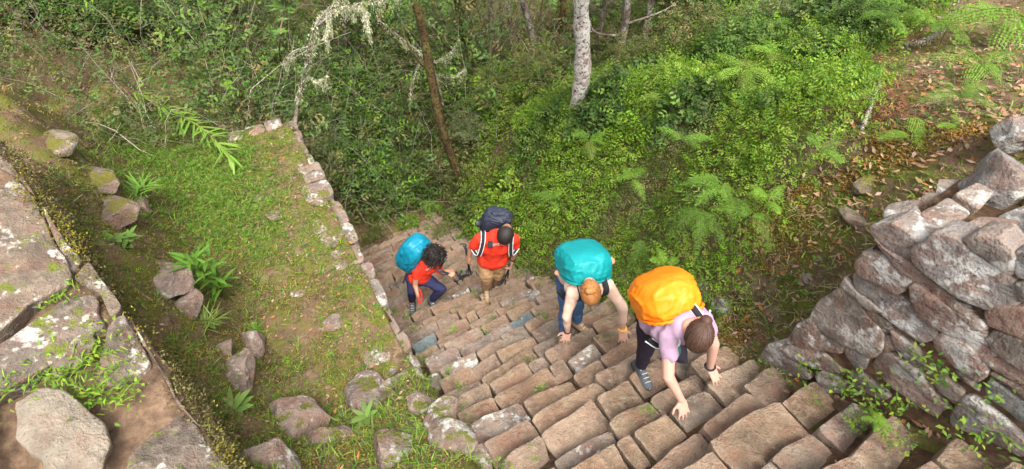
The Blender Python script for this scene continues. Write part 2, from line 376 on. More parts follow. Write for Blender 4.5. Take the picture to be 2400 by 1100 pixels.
# ------------------------------------------------------------------ right wall: traced outlines laid on the wall's plane
C0 = at(1780, 850, 3.61); WD = nrm(np.array([.55, -.835, 0])); WN = np.array([WD[1], -WD[0], 0])
def on_wall(u, v, off=0): d = ray(u, v); return d * ((WN @ C0 - off) / (WN @ d))
W7 = '''540,380 600,400 740,490 850,580 855,610 800,625 700,565 600,480 545,430|500,430 520,395 545,435 650,520 600,510 510,450
385,540 420,490 500,428 560,480 590,530 650,600 655,660 600,680 520,640 440,600|285,640 330,590 385,545 440,600 510,650 500,680 430,660
285,652 330,645 430,672 505,745 490,755 400,720 310,690|190,700 240,650 280,645 320,695 380,740 400,762 310,765 210,720
560,350 590,310 640,310 755,400 740,440 700,460 580,380|620,250 680,305 760,350 880,450 1040,570 1035,585 990,580 880,510 760,420 690,340
612,240 620,205 700,200 800,268 770,285 760,330 690,298|775,290 850,235 930,260 1100,390 1140,450 1130,520 1060,515 900,430 790,340
950,265 1000,245 1080,260 1140,310 1135,380 1090,375|1040,530 1080,505 1179,505 1240,540 1240,640 1179,630 1050,570
1040,620 1080,595 1179,645 1240,690 1240,760 1150,720 1060,670|765,430 800,425 900,510 1040,600 1050,640 1120,700 1179,740 1179,805 1060,740 930,640 800,540 765,470
840,625 880,600 960,650 1040,720 1035,755 1000,775 930,730 850,660|595,530 620,515 680,560 690,590 660,600 620,570
685,590 710,595 780,660 800,720 770,730 710,660|615,710 650,670 700,680 760,740 850,830 900,880 860,910 760,860 680,800 625,740
520,660 540,655 600,700 590,730 560,740 520,690|845,780 880,760 945,820 945,850 920,865 860,820
930,740 960,755 1010,800 1005,815 950,780|910,900 960,840 1000,840 1100,930 1179,1000 1179,1060 1080,1020 920,935
1040,790 1060,775 1179,860 1240,905 1240,980 1179,960 1100,900 1040,830|530,760 580,750 640,800 680,830 650,850 560,800
415,760 440,740 510,790 500,815 430,815|1190,1000 1240,1000 1290,1040 1290,1090 1200,1075
1050,750 1070,745 1150,800 1240,830 1240,870 1179,842 1100,795|655,610 690,625 700,660 665,665
700,690 760,720 800,760 790,775 720,720|1110,330 1150,300 1240,310 1240,400 1150,400
1150,420 1240,420 1240,490 1150,490|1250,540 1330,540 1330,640 1255,650|1250,670 1340,670 1340,760 1260,770|1250,790 1340,790 1340,900 1250,890|1260,930 1350,930 1350,1060 1280,1010'''
C1 = C0 + np.array([0, 0, 1.52])
core = Geo()
def wpt(s, z, off): return np.array([C0[0], C0[1], 0]) + WD * s - WN * off + [0, 0, z]
cs = []
for s in np.linspace(.06, 2.6, 14):
    top = -1.92 + .1 * min(s, .8)
    cs.append([wpt(s, -4.4, .035), wpt(s, top, .05), wpt(s, top, .75), wpt(s, -4.4, .75)])
cs = np.array(cs); n = len(cs); kk = np.arange(n - 1)[:, None] * 4
core.add(cs.reshape(-1, 3), [np.concatenate([kk + [j, (j + 1) % 4, 4 + (j + 1) % 4, 4 + j] for j in range(4)]), np.array([[0, 1, 2, 3]]), np.array([[3, 2, 1, 0]]) + (n - 1) * 4])
wall = core.build('stone_wall', M['joint'], smooth=False)
tag(wall, 'dry stone wall of slanted lichen spotted slabs on the right of the stairs', 'wall')
for i, pl in enumerate(W7.replace('\n', '|').split('|')):
    pts = [tuple(map(float, p.split(','))) for p in pl.split()]
    P = [on_wall(x * .6361 + 1650, y * .6364 + 400, uni(-.0, .03)) for x, y in pts]
    cP = np.mean(P, 0); P = [cP + (p - cP) * (1 + .012 / max(.03, np.linalg.norm(p - cP))) for p in P]
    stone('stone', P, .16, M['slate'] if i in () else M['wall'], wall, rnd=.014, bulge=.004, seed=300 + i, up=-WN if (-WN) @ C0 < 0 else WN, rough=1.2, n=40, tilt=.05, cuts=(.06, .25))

for i, pl in enumerate(['2150,505 2225,455 2290,490 2215,545', '2230,545 2300,498 2400,520 2330,580', '2240,450 2290,425 2330,450 2300,490', '2340,500 2420,470 2480,520 2400,555', '2090,520 2140,485 2165,500 2120,540', '2330,590 2410,560 2470,600 2400,650']):
    P = []
    for p in pl.split():
        u, v = map(float, p.split(',')); d = ray(u, v); P.append(d * ((-1.83 + uni(-.02, .02)) / d[2]))
    stone('stone', P, .14, M['wall'], wall, rnd=.014, bulge=.003, seed=1300 + i, up=(uni(-.1, .1), uni(-.1, .1), 1), rough=1.2, n=36, tilt=.06, cuts=(.06, .25))
# ------------------------------------------------------------------ terrace wall, near wall, bank stones, rocks
def rock(P_, size, mt, name='rock', seed=0, flat=.7, parent=None, sink=.25, sub=4, yaw=None, ang=.35):
    """an angular boulder: a sphere cut by random planes, then roughened"""
    bm = bmesh.new(); bmesh.ops.create_icosphere(bm, subdivisions=sub, radius=1)
    V = np.array([v.co for v in bm.verts]); F = np.array([[v.index for v in f.verts] for f in bm.faces]); bm.free()
    r = np.random.default_rng(seed)
    for _ in range(15):
        d = nrm(r.normal(size=3)); k = r.uniform(.5, .82); e = V @ d - k; V = V - np.where(e > 0, e, 0)[:, None] * d * .97
    V = V * np.array(size) ; V[:, 2] *= flat
    V += nrm(V) * (fbm(V, 2.2 / max(size), seed)[:, None] * .06 * min(size)) + nrm(V) * (fbm(V, 8 / max(size), seed + 3)[:, None] * .035 * min(size))
    y = r.uniform(0, 6.28) if yaw is None else yaw; c, s = math.cos(y), math.sin(y); V = V @ np.array([[c, s, 0], [-s, c, 0], [0, 0, 1]])
    V[:, 2] += V[:, 2].max() * (1 - 2 * sink)
    o = mesh_np(name, V, [F], mt, parent); o.location = P_; return o
# retaining wall along the terrace edge: an earth core with edge stones
tw = Geo(); ta = np.arange(1.9, 7.05, .12); q = []
for a in ta:
    top = hz(*(DA * a + DB * .05)[:2]) - .03; zb = float(Sf(np.array(min(a, 7)))) - .5
    q.append([ab(a, .37 + .03 * math.sin(a * 5), min(zb, top - .1)), ab(a, .3 + .03 * math.sin(a * 5), top), ab(a, .0, top - .02), ab(a, .0, min(zb, top - .1))])
q = np.array(q); n = len(q); kk = np.arange(n - 1)[:, None] * 4
tw.add(q.reshape(-1, 3), [np.concatenate([kk + [j, (j + 1) % 4, 4 + (j + 1) % 4, 4 + j] for j in range(4)]), np.array([[0, 1, 2, 3]]), np.array([[3, 2, 1, 0]]) + (n - 1) * 4])
twall = tw.build('terrace_wall', M['joint'], smooth=False); tag(twall, 'mossy retaining wall along the left edge of the stairs, topped with lichen stones', 'wall')
a = 2.15; i = 0
while a < 6.9:
    ln = uni(.2, .42); z = hz(*(DA * (a + ln / 2) + DB * .1)[:2]) - .03 + uni(-.015, .015); j = uni(-.02, .03); w_ = uni(.2, .5)
    e0, e1 = .36 + j, .36 + j + uni(-.03, .03)
    stone('stone', [ab(a + .01, e0, z + .02), ab(a + ln * .5, (e0 + e1) / 2 + .015, z + .03), ab(a + ln - .01, e1, z + .02), ab(a + ln - .01, e0 - w_, z + .02 + uni(-.02, .02)), ab(a + .01, e0 - w_ + uni(-.05, .05), z + .02)], .2, M['rock'] if uni(0, 1) < .75 else M['wall'], twall, rnd=.025, bulge=.01, seed=600 + i, up=(0, 0, 1))
    for lv in range(1, 9):                                   # the courses below, down to the stairs
        zz = z - .17 * lv
        if zz < float(Sf(np.array(a))) - .1: break
        stone('stone', [ab(a + .01, e0 - .02, zz + .08), ab(a + ln - .01, e0 - .02, zz + .09), ab(a + ln - .01, e0 - .01, zz - .07), ab(a + .01, e0, zz - .07)], .12, M['rock'], twall, rnd=.02, bulge=.012, seed=700 + i * 9 + lv, up=DB, n=16)
    a += ln; i += 1
# stones at the terrace's far end
b = .2
while b > -.55:
    ln = uni(.2, .35); z = hz(*(DA * 6.7 + DB * b)[:2])
    stone('stone', [ab(6.95, b, z + .03), ab(6.97, b - ln, z + .03), ab(6.72, b - ln, z + .03), ab(6.75, b, z + .03)], .3, M['wall'], twall, rnd=.03, seed=int(900 + b * 50), up=(0, 0, 1)); b -= ln
# the near wall at the left, its top stones traced on a sloping plane
A3 = np.array([at(520, 1080, 3.05), at(90, 490, 3.6), at(20, 930, 2.9)]); NN = nrm(np.cross(A3[1] - A3[0], A3[2] - A3[0])); NN = NN if NN[2] > 0 else -NN
def on_near(u, v, off=0.): d = ray(u, v); return d * ((NN @ A3[0] + off) / (NN @ d))
edge = [(0, 335), (45, 395), (95, 480), (165, 590), (250, 715), (330, 800), (400, 890), (460, 985), (530, 1090), (580, 1180), (640, 1300)]
nw = Geo(); q = []
for u, v in edge:
    u += uni(-9, 9); v += uni(-6, 6); p = on_near(u, v, -.04); o_ = on_near(u - 40, v + 30, -.03); back = p - DB * 1.9; back[2] = p[2] + .12
    f = p - DB * .05; q.append([[f[0], f[1], -4.9], list(p), list(o_), list(back), [back[0], back[1], -4.9]])
q = np.array(q); n = len(q); kk = np.arange(n - 1)[:, None] * 5
nw.add(q.reshape(-1, 3), [np.concatenate([kk + [j, (j + 1) % 5, 5 + (j + 1) % 5, 5 + j] for j in range(5)]), np.array([[4, 3, 2, 1, 0]]), np.array([[0, 1, 2, 3, 4]]) + (n - 1) * 5])
def neardirt_b(t, bs):
    pos = N(t, 'ShaderNodeNewGeometry').outputs['Position']; n2 = noise(t, pos, 11, 8, .7)
    c = ramp(t, n2, [(.3, (.05, .03, .018)), (.5, (.14, .085, .05)), (.7, (.24, .16, .1))]); t.links.new(c, bs.inputs['Base Color']); bs.inputs['Roughness'].default_value = .95; bump(t, bs, n2, .05)
M['near_dirt'] = mat('near_earth', neardirt_b)
nwall = nw.build('stone_wall', M['near_dirt'], smooth=False); tag(nwall, 'broad topped stone wall with mossy rim close up in the lower left corner', 'wall')
for i, pl in enumerate(['-60,380 0,392 60,430 110,520 165,640 150,680 60,725 0,785 -80,800', '-60,830 0,803 150,697 235,692 252,762 200,803 30,902 -60,925', '215,890 258,765 292,742 366,852 340,882 260,905',
        '300,1065 420,948 470,1002 535,1092 560,1160 290,1160', '172,652 202,602 292,722 262,752 237,690', '-30,338 40,392 92,478 62,425 -20,380', '100,480 165,585 195,605 165,640 112,520', '300,735 330,800 400,895 415,945 370,850',
        '395,905 412,945 470,1000 452,985', '560,1110 620,1250 600,1260 530,1170', '110,800 180,760 230,800 200,850 120,880', '-80,640 -200,700 -200,900 -90,850', '-60,960 -250,950 -250,1150 -70,1150', '-50,380 -200,420 -220,620 -90,600']):
    P = [on_near(*map(float, p.split(',')), off=uni(-.0, .02)) for p in pl.split()]
    o = stone('stone', P, .2, M['near'], nwall, rnd=.02, bulge=.008, seed=80 + i, up=NN, rough=1.4, n=44, tilt=.07)
LR = [on_near(u, v, .07) for u, v in [(20, 935), (95, 905), (150, 920), (200, 955), (245, 1000), (265, 1040), (240, 1110), (110, 1110), (100, 1070), (25, 1020)]]
o = stone('loose_rock', LR, .12, M['pale'], None, rnd=.02, bulge=.015, seed=77, up=NN, rough=1.1, n=50, tilt=.1, cuts=(.05,))
tag(o, 'pale flat loose rock lying on the wall top in the lower left corner', 'rock')
M['bank'] = stone_mat('bank_rock', [(.17, .13, .1), (.19, .15, .115), (.15, .12, .1)], .42, moss=.85, moss_col=(.12, .11, .02), pink=.35, lich_col=(.36, .35, .31))
# stones showing in the mossy bank at the left
bk = [(20, 170, .3), (70, 210, .22), (40, 300, .3), (120, 330, .22), (60, 470, .3), (160, 390, .2), (225, 420, .22), (250, 500, .25), (180, 480, .18), (20, 230, .25), (110, 140, .25), (320, 480, .16)]
BKL = ['topmost rock at the left edge of the mossy bank', 'rock just right of the topmost one on the left bank', 'wide rock at the left edge halfway up the bank', 'rock in golden moss halfway up the bank', 'rock on the bank right above the rim of the near wall', 'small rock in the moss near the bank edge', 'dark rock at the bank edge beside the lush grass', 'rock at the bank foot near the two leaved plant', 'smallest rock in the middle of the lower bank', 'second rock from the top at the left edge', 'squared rock at the upper end of the bank', 'small stone at the bank foot by the upright grass blades']
for i, (u, v, s) in enumerate(bk):
    if i in (0, 1, 2, 4, 5, 8, 9, 10): continue
    p = at(u, v, ground_hit(u, v)); o = rock(p, (s * 1.25, s * 1.0, s * .7), M['bank'], 'rock', 40 + i, sink=.66)
    tag(o, BKL[i], 'rock', 'rocks bedded in the left bank')
# rocks on the terrace
TR = [(560, 882, .2, .85, 'rounded grey lichen boulder standing alone on the terrace'), (595, 820, .16, .8, 'lichen topped rock just behind the rounded grey boulder on the terrace'), (520, 830, .13, .5, 'flat reddish stone beside the lichen topped rock on the terrace'),
      (690, 1000, .3, .5, 'broad lichen rock near the bottom edge left of the stairs'), (860, 940, .26, .45, 'pale wide rock half buried at the lower end of the terrace'), (990, 950, .13, .8, 'small squarish rock between the terrace end and the stairs'),
      (1060, 1030, .2, .5, 'brown lichen rock touching the lowest left steps'), (920, 1060, .2, .55, 'moss capped rock at the bottom edge of the terrace'), (1040, 990, .16, .5, 'pale rock beside the left edge of the steps near the bottom'), (400, 660, .26, .5, 'brown ridged rock beside the tall leafy cane plant'), (430, 735, .2, .4, 'low stone in dry leaves in front of the cane plant'),
      (650, 505, .12, .3, 'pinkish flat stone set in the terrace turf'), (605, 462, .1, .3, 'small pale flat stone in the terrace turf near the grass'), (740, 470, .12, .3, 'low lichen stone by the far terrace rim'), (780, 760, .12, .3, 'flat stone half hidden in turf midway along the rim'), (640, 1090, .2, .5, 'rough rock at the bottom edge below the broad lichen rock'), (770, 1040, .18, .45, 'mossy low rock to the right of the broad lichen rock'), (1120, 1085, .14, .6, 'reddish rock at the foot of the lowest left steps'), (700, 680, .1, .3, 'small flat brown stone in the middle of the terrace')]
for i, (u, v, s, fl, lb) in enumerate(TR):
    s *= 1.3; p = at(u, v, ground_hit(u, v)); o = rock(p, (s, s * .78, s * .85), M['rock'], 'rock', 140 + i, flat=fl, sink=.42); tag(o, lb, 'rock')
# rocks on top of the right wall
WT = [(2345, 425, 2.62, (.23, .17, .2), 'big grey lichen boulder on top of the right wall'), (2392, 300, 2.95, (.19, .12, .13), 'pale rock at the right edge above the big boulder'), (2130, 500, 2.7, (.16, .1, .05), 'flat pale capstone on the corner of the right wall'), (2215, 475, 2.72, (.15, .1, .05), 'grey flat stone beside the corner capstone'), (2010, 520, 2.85, (.08, .16, .06), 'orange mossed rock just beyond the wall corner'), (2030, 440, 3.2, (.17, .09, .08), 'pale stone ridge in the leaf litter behind the wall corner'), (2230, 440, 2.75, (.1, .1, .06), 'small white stone next to the big boulder')]
for i, (u, v, t, s, lb) in enumerate(WT):
    emb = u < 2100
    if emb: t = ground_hit(u, v)
    p = at(u, v, t); p[2] -= 0 if emb else s[2] * .6
    o = rock(p, s, M['bank'] if emb else M['wall'], 'rock', 220 + i, flat=1, sink=.5 if emb else .2, yaw=.5); tag(o, lb, 'rock')
BRK = [(1690, 730, .12, 'grey stone in the dirt right of the orange pack'), (1640, 680, .12, 'white lichen stone behind the orange pack'), (1890, 660, .08, 'small stone in the dirt bank below the wall'), (1255, 700, .13, 'pale rock at the right edge of the stairs behind the guides'), (1245, 660, .1, 'upright stone at the right edge of the stairs by the man in red'), (1460, 655, .12, 'rock against the green bank behind the ginger haired climber')]
for i, (u, v, s, lb) in enumerate(BRK):
    p = at(u, v, ground_hit(u, v)); o = rock(p, (s, s * .7, s), M['wall'], 'rock', 320 + i, flat=.8, sink=.25); tag(o, lb, 'rock')
# ------------------------------------------------------------------ vegetation
def pal(n, cols, j=.25):
    c = np.array(cols)[rng.integers(0, len(cols), n)]; return c * uni(1 - j, 1 + j, (n, 1)) * uni(.9, 1.1, (n, 3))
def rdir(n): return nrm(rng.normal(size=(n, 3)))
def sprigs(g, P, D, NN_, L, k, ll, lw, col, droop=.3, taper=1.2, ang=.55, fold=.2):
    """stems with k pairs of leaflets"""
    n = len(P); D = nrm(D); S = nrm(np.cross(D, NN_)); Nn = np.cross(S, D); L = np.broadcast_to(L, n)[:, None]
    ll = np.broadcast_to(ll, n)[:, None]; lw = np.broadcast_to(lw, n)[:, None]; PP = []; DD = []; NL = []; LL = []; WW = []; CC = []
    for i in range(k):
        t = (i + .6) / k; base = P + D * L * t - Nn * L * droop * t * t; f = max(.15, 1 - .8 * t ** taper)
        for sg in (-1, 1):
            PP.append(base); DD.append(S * sg * (1 - ang * .5) + D * ang - Nn * droop * t * .5 + rng.normal(size=(n, 3)) * .12); NL.append(Nn + rng.normal(size=(n, 3)) * .15); LL.append(ll * f); WW.append(lw * (f * .5 + .5)); CC.append(col)
    leaves(g, np.concatenate(PP), np.concatenate(DD), np.concatenate(NL), np.concatenate(LL)[:, 0], np.concatenate(WW)[:, 0], np.concatenate(CC), fold)
def ground_pts(n, a0, a1, b0, b1, near=True, keep=None):
    out = []; tot = 0
    while tot < n:
        m = n * 3; a = uni(a0, a1, m); b = uni(b0, b1, m); xy = a[:, None] * DA + b[:, None] * DB; z = H(xy[:, 0], xy[:, 1]); p = np.stack([xy[:, 0], xy[:, 1], z], 1)
        ok = np.ones(m, bool)
        if near: ok &= uni(0, 1, m) < np.minimum(1, 22 / (p ** 2).sum(1))
        if keep is not None: ok &= uni(0, 1, m) < keep(p)
        out.append(p[ok]); tot += ok.sum()
        if len(out) > 60: break
    return np.concatenate(out)[:n]
patch = lambda s, sd, th: (lambda p: np.clip((fbm(p, s, sd) - th) * 4, 0, 1))
def pxa(p):
    t = p @ F0; t = np.maximum(t, .1); return 1200 + 1200 * (p @ X0) / t, 550 - 1200 * (p @ U0) / t
BRIGHT = [(.14, .25, .016), (.11, .21, .016), (.19, .28, .028), (.085, .175, .015), (.17, .24, .03)]
MID = [(.08, .15, .02), (.058, .125, .02), (.11, .17, .03), (.048, .1, .018)]
OLIVE = [(.14, .145, .04), (.18, .16, .055), (.1, .1, .03), (.19, .15, .065), (.12, .125, .05)]
DARKG = [(.05, .085, .02), (.065, .105, .03), (.085, .12, .035)]
BROWN = [(.1, .065, .035), (.13, .09, .05), (.075, .05, .03), (.16, .12, .07)]
def green_w(p):                                              # how far left of the litter slope a point lies
    u, v = pxa(p); x = 1715 + (650 - v) * .7; return np.clip((x - u) / 160 + .5, 0, 1)
# --- low leafy cover on the bank at the right of the stairs
hc = ground_pts(170, .9, 9.5, 2.6, 8, keep=lambda p: .02 + .98 * green_w(p)); hr = uni(.22, .6, len(hc)); hh = hr * uni(.5, 1.05, len(hc))
def hummock(p):
    d = np.hypot(p[:, None, 0] - hc[None, :, 0], p[:, None, 1] - hc[None, :, 1]) / hr; return (hh * np.sqrt(np.clip(1 - d * d, 0, 1))).max(1)
SPEC = [(BRIGHT, .034, .017, .13), (BRIGHT[:3] + MID[:1], .055, .03, .12), (MID, .04, .02, .15), (MID + DARKG, .065, .034, .13), (OLIVE + MID, .03, .012, .16), (BRIGHT, .028, .013, .12), (BRIGHT + MID, .075, .014, .14)]
hs_ = rng.integers(0, len(SPEC), len(hc)); hs_[rng.random(len(hc)) < .3] = 0
def hum_id(p):
    d = np.hypot(p[:, None, 0] - hc[None, :, 0], p[:, None, 1] - hc[None, :, 1]) / hr; h = hh * np.sqrt(np.clip(1 - d * d, 0, 1)); return np.where(h.max(1) > 0, hs_[h.argmax(1)], 4)
g = Geo()
P = ground_pts(15500, .9, 10, 2.32, 9, keep=lambda p: .03 + .97 * green_w(p))
hm = hummock(P); hid = hum_id(P); e = .05; Nn0 = nrm(np.stack([-(hummock(P + [e, 0, 0]) - hm) / e, -(hummock(P + [0, e, 0]) - hm) / e, np.ones(len(P))], 1))
for lay, k in ((0, 1.), (1, .72)):
    for sp, (cols, sl_, sw_, sL) in enumerate(SPEC):
        m = hid == sp; m &= rng.random(len(P)) < min(1, .036 / sl_ + .25); n = int(m.sum())
        if n == 0: continue
        Q = P[m] + np.stack([uni(-.03, .03, n), uni(-.03, .03, n), .03 + hm[m] * k * uni(.72, 1.14, n)], 1); Nn = Nn0[m]
        D = nrm(rdir(n) * .8 + Nn * .55 + [0, 0, -.1]); f = np.clip(np.linalg.norm(Q, axis=1) / 5, .8, 1.8); a_ = to_ab(Q[:, 0], Q[:, 1])[0]
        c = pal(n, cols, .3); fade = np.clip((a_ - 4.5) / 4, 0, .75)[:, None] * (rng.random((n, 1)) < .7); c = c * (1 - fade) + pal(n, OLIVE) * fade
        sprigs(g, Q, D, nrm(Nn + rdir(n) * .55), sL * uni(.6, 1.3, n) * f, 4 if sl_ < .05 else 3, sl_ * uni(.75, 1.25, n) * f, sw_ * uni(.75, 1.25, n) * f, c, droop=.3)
bankcover = g.build('ground_cover', M['leaf']); tag(bankcover, 'fresh green low leafy cover spilling over the bank right of the stairs', 'ground cover', kind='stuff')
# --- grasses, herbs and dry stems on the dirt slope
g = Geo()
P = ground_pts(3200, .2, 5, 2.33, 7, keep=lambda p: .35 + .5 * green_w(p))
for _ in range(4):
    Q = P + rng.normal(size=P.shape) * [.03, .03, 0]; n = len(Q)
    blades(g, Q, rdir(n) * [.8, .8, .3] + [0, 0, .6], uni(.03, .11, n), uni(.005, .01, n), uni(.2, .7, n), np.where(uni(0, 1, (n, 1)) < .3, pal(n, BROWN), pal(n, MID + BRIGHT)))
n = 1300; P = ground_pts(n, .2, 3, 2.33, 4.2, keep=lambda p: patch(2.2, 66, -.2)(p)); n = len(P); P[:, 2] += .015
sprigs(g, P, rdir(n) * [1, 1, .3] + [0, 0, .3], rdir(n) * .3 + [0, 0, 1], uni(.03, .09, n), 3, uni(.016, .032, n), uni(.009, .016, n), pal(n, BRIGHT + MID))
P = ground_pts(900, .15, 2.2, 2.34, 3.4)
for _ in range(4):
    Q = P + rng.normal(size=P.shape) * [.03, .03, 0]; n = len(Q); blades(g, Q, rdir(n) * [1, 1, .2] + [0, 0, .35], uni(.03, .1, n), uni(.004, .008, n), uni(.3, .8, n), pal(n, [(.3, .23, .13), (.24, .17, .09), (.14, .22, .03), (.36, .28, .17)]))
o = g.build('grass', M['leaf']); tag(o, 'thin short grass tufts on the dirt slope beside the wall', 'grass', kind='stuff')
# --- fallen leaves
LIT = [(.24, .14, .08), (.3, .19, .12), (.18, .1, .055), (.32, .22, .16), (.3, .12, .035), (.22, .13, .07), (.15, .08, .045), (.27, .17, .09)]
def litter(n, a0, a1, b0, b1, keep, size, name, label, cols=LIT):
    g = Geo(); P = ground_pts(n, a0, a1, b0, b1, keep=keep); n = len(P); P[:, 2] += uni(.008, .03, n)
    D = rdir(n) * [1, 1, .25]; leaves(g, P, D, nrm(rdir(n) * .45 + [0, 0, 1]), uni(*size, n), uni(.35, .5, n) * size[1] * uni(.6, 1, n), pal(n, cols), uni(-.2, .3))
    o = g.build(name, M['litter']); tag(o, label, 'leaf litter', kind='stuff')
litter(6000, -.4, 6, 2.37, 9, lambda p: np.clip(1.15 - 1.1 * green_w(p), .0, 1), (.03, .075), 'leaf_litter', 'dry brown and orange fallen leaves on the slope above the wall')
litter(1300, .8, 7, -2.2, .3, None, (.025, .06), 'leaf_litter', 'scattered pale fallen leaves on the terrace turf')
litter(260, -1.5, 7, .4, 2.35, None, (.015, .04), 'leaf_litter', 'small leaf scraps caught between the step stones')
def red_bracken(p):
    u, v = pxa(p); return np.clip(1 - np.hypot((u - 2040 + (v - 330) * .25) / 110, (v - 250) / 210), 0, 1)
g = Geo(); P = ground_pts(1000, 0, 9, 2.4, 9, keep=lambda p: red_bracken(p) * .8 * patch(2, 81, -.2)(p)); n = len(P); P[:, 2] += uni(0, .18, n)
sprigs(g, P, rdir(n) * [1, 1, .5] + [0, 0, .3], rdir(n) * .5 + [0, 0, 1], uni(.07, .16, n), 4, uni(.02, .035, n), uni(.006, .01, n), pal(n, [(.19, .07, .03), (.22, .09, .04), (.13, .06, .03)]), .4)
o = g.build('dead_bracken', M['litter']); tag(o, 'rust red dead bracken on the slope above the wall', 'dead bracken', kind='stuff')
# --- moss: dense tiny tufts
def moss(name, label, P, cols, s=(.012, .022)):
    g = Geo(); n = len(P); Q = P + rng.normal(size=P.shape) * .01
    c = pal(n, cols, .3)
    for _ in range(2): leaves(g, Q + rng.normal(size=P.shape) * .012, rdir(n) * [1, 1, .6] + [0, 0, .45], rdir(n) * .6 + [0, 0, 1], uni(*s, n), uni(.007, .013, n), c, .2)
    o = g.build(name, M['leaf']); tag(o, label, 'moss', kind='stuff')
MOSS = [(.17, .16, .025), (.22, .2, .035), (.12, .12, .02), (.18, .13, .03), (.1, .08, .025), (.15, .1, .04)]
moss('moss', 'yellow green moss carpet across the flat terrace', ground_pts(30000, 1.0, 7, -1.9, .4, keep=lambda p: patch(2.4, 51, -.35)(p) * (1 - .6 * sst(-.15, .1, to_ab(p[:, 0], p[:, 1])[1]))), MOSS, (.016, .03))
moss('moss', 'golden moss cushions on the bank left of the terrace', ground_pts(17000, 2.2, 8.3, -4, -.8, keep=patch(1.8, 55, -.3)), MOSS + [(.26, .23, .04), (.23, .21, .03)], (.022, .042))
moss('moss', 'orange brown moss on the slope just beyond the right wall corner', ground_pts(8000, .0, 2.2, 2.4, 4.0, keep=lambda p: np.clip((fbm(p, 2.5, 58) + .2 - green_w(p)) * 2, 0, 1)), [(.28, .16, .03), (.22, .14, .03), (.17, .13, .03), (.32, .17, .03)], (.016, .03))
rim = curve([on_near(u, v, .005) for u, v in edge], 30); k = rng.integers(0, len(rim), 3800)
k = k[uni(0, 1, len(k)) < np.clip((fbm(rim[k], 4, 61) + .25) * 2, 0, 1)]
fk = rng.integers(0, len(rim), 9000); fp = rim[fk] + np.stack([uni(-.05, .06, 9000), uni(-.05, .06, 9000), -uni(0, 1, 9000) ** 1.5 * .9], 1)
moss('moss', 'dark moss and lichen hanging down the face of the near wall at lower left', fp[fbm(fp, 2.5, 64) > -.2], [(.09, .08, .02), (.13, .1, .03), (.06, .045, .02), (.16, .15, .05)], (.016, .03))
moss('moss', 'bright moss line along the rim of the near wall at lower left', rim[k] + rng.normal(size=(len(k), 3)) * [.045, .045, .012] + vnoise(rim[k], 5, 65)[:, None] * np.array([.05, .02, 0]), [(.19, .18, .015), (.24, .21, .02), (.13, .13, .02), (.16, .1, .02)])
# --- terrace turf: lush patch at the far left, thinner towards the rim
def lush(p):
    u, v = pxa(p); return np.clip(1.25 - np.hypot((u - 400 - (v - 350) * .55) / 190, (v - 380) / 210), 0, 1)
g = Geo(); P = ground_pts(5200, 2.5, 8.2, -2.4, .3, keep=lush); n = len(P)
for _ in range(2):
    Q = P + rng.normal(size=P.shape) * [.03, .03, 0]; blades(g, Q, rdir(n) * [.8, .8, .2] + [0, 0, .7], uni(.05, .14, n), uni(.006, .011, n), uni(.2, .8, n), pal(n, [(.1, .2, .015), (.13, .22, .02), (.075, .15, .015), (.16, .2, .04), (.06, .11, .015), (.2, .18, .06)], .35))
n = len(P); P2 = P[uni(0, 1, n) < .75]; P2[:, 2] += uni(.01, .07, len(P2)); n = len(P2)
sprigs(g, P2, rdir(n) * [1, 1, .3] + [0, 0, .25], rdir(n) * .4 + [0, 0, 1], uni(.03, .08, n), 3, uni(.018, .035, n), uni(.01, .018, n), pal(n, [(.09, .19, .015), (.12, .22, .02), (.07, .15, .015)]))
o = g.build('grass', M['leaf']); tag(o, 'lush bright green grass and herbs at the back of the terrace', 'grass', kind='stuff')
g = Geo(); P = ground_pts(2300, 1., 7, -1.9, .38, keep=patch(1.6, 71, -.35))
for _ in range(6):
    Q = P + rng.normal(size=P.shape) * [.018, .018, 0]; n = len(Q); blades(g, Q, rdir(n) * [.9, .9, .2] + [0, 0, .6], uni(.03, .1, n), uni(.004, .008, n), uni(.2, .8, n), pal(n, BRIGHT + MID + [(.16, .15, .05)]))
P = ground_pts(3600, 1., 7, -1.9, .38, keep=patch(1.9, 75, -.3)); n = len(P); P[:, 2] += .012
sprigs(g, P, rdir(n) * [1, 1, .2] + [0, 0, .25], rdir(n) * .3 + [0, 0, 1], uni(.02, .06, n), 3, uni(.014, .026, n), uni(.009, .016, n), pal(n, BRIGHT + MID))
P = ground_pts(260, 1., 7, -2.1, .3)
for _ in range(7):
    Q = P + rng.normal(size=P.shape) * [.02, .02, 0]; n = len(Q); blades(g, Q, rdir(n) * [.7, .7, .2] + [0, 0, .8], uni(.07, .19, n), uni(.005, .01, n), uni(.2, .8, n), pal(n, BRIGHT + MID + [(.2, .17, .07)]))
o = g.build('turf', M['leaf']); tag(o, 'thin turf of grass tufts and small weeds over the terrace', 'turf', kind='stuff')
# --- weeds in the joints of the stairs
g = Geo()
for _ in range(150):
    a, b = uni(-1.2, 6.5), uni(.4, 2.35)
    if uni(0, 1) < .4: b = uni(.36, .62)
    if uni(0, 1) < .3: b = uni(2.15, 2.4)
    k = max(0, int((a + 2.1) / .19)); n = int(uni(5, 16)); c0 = ab(a, b, float(Sf(np.array(a))) - .0)
    P = c0 + rng.normal(size=(n, 3)) * [.03, .03, .01]
    sprigs(g, P, rdir(n) * [1, 1, .3] + [0, 0, .5], rdir(n) * .4 + [0, 0, 1], uni(.02, .07, n), 3, uni(.012, .024, n), uni(.008, .014, n), pal(n, BRIGHT + MID))
o = g.build('weeds', M['leaf']); tag(o, 'small green weeds sprouting in the joints of the steps', 'weeds', kind='stuff')
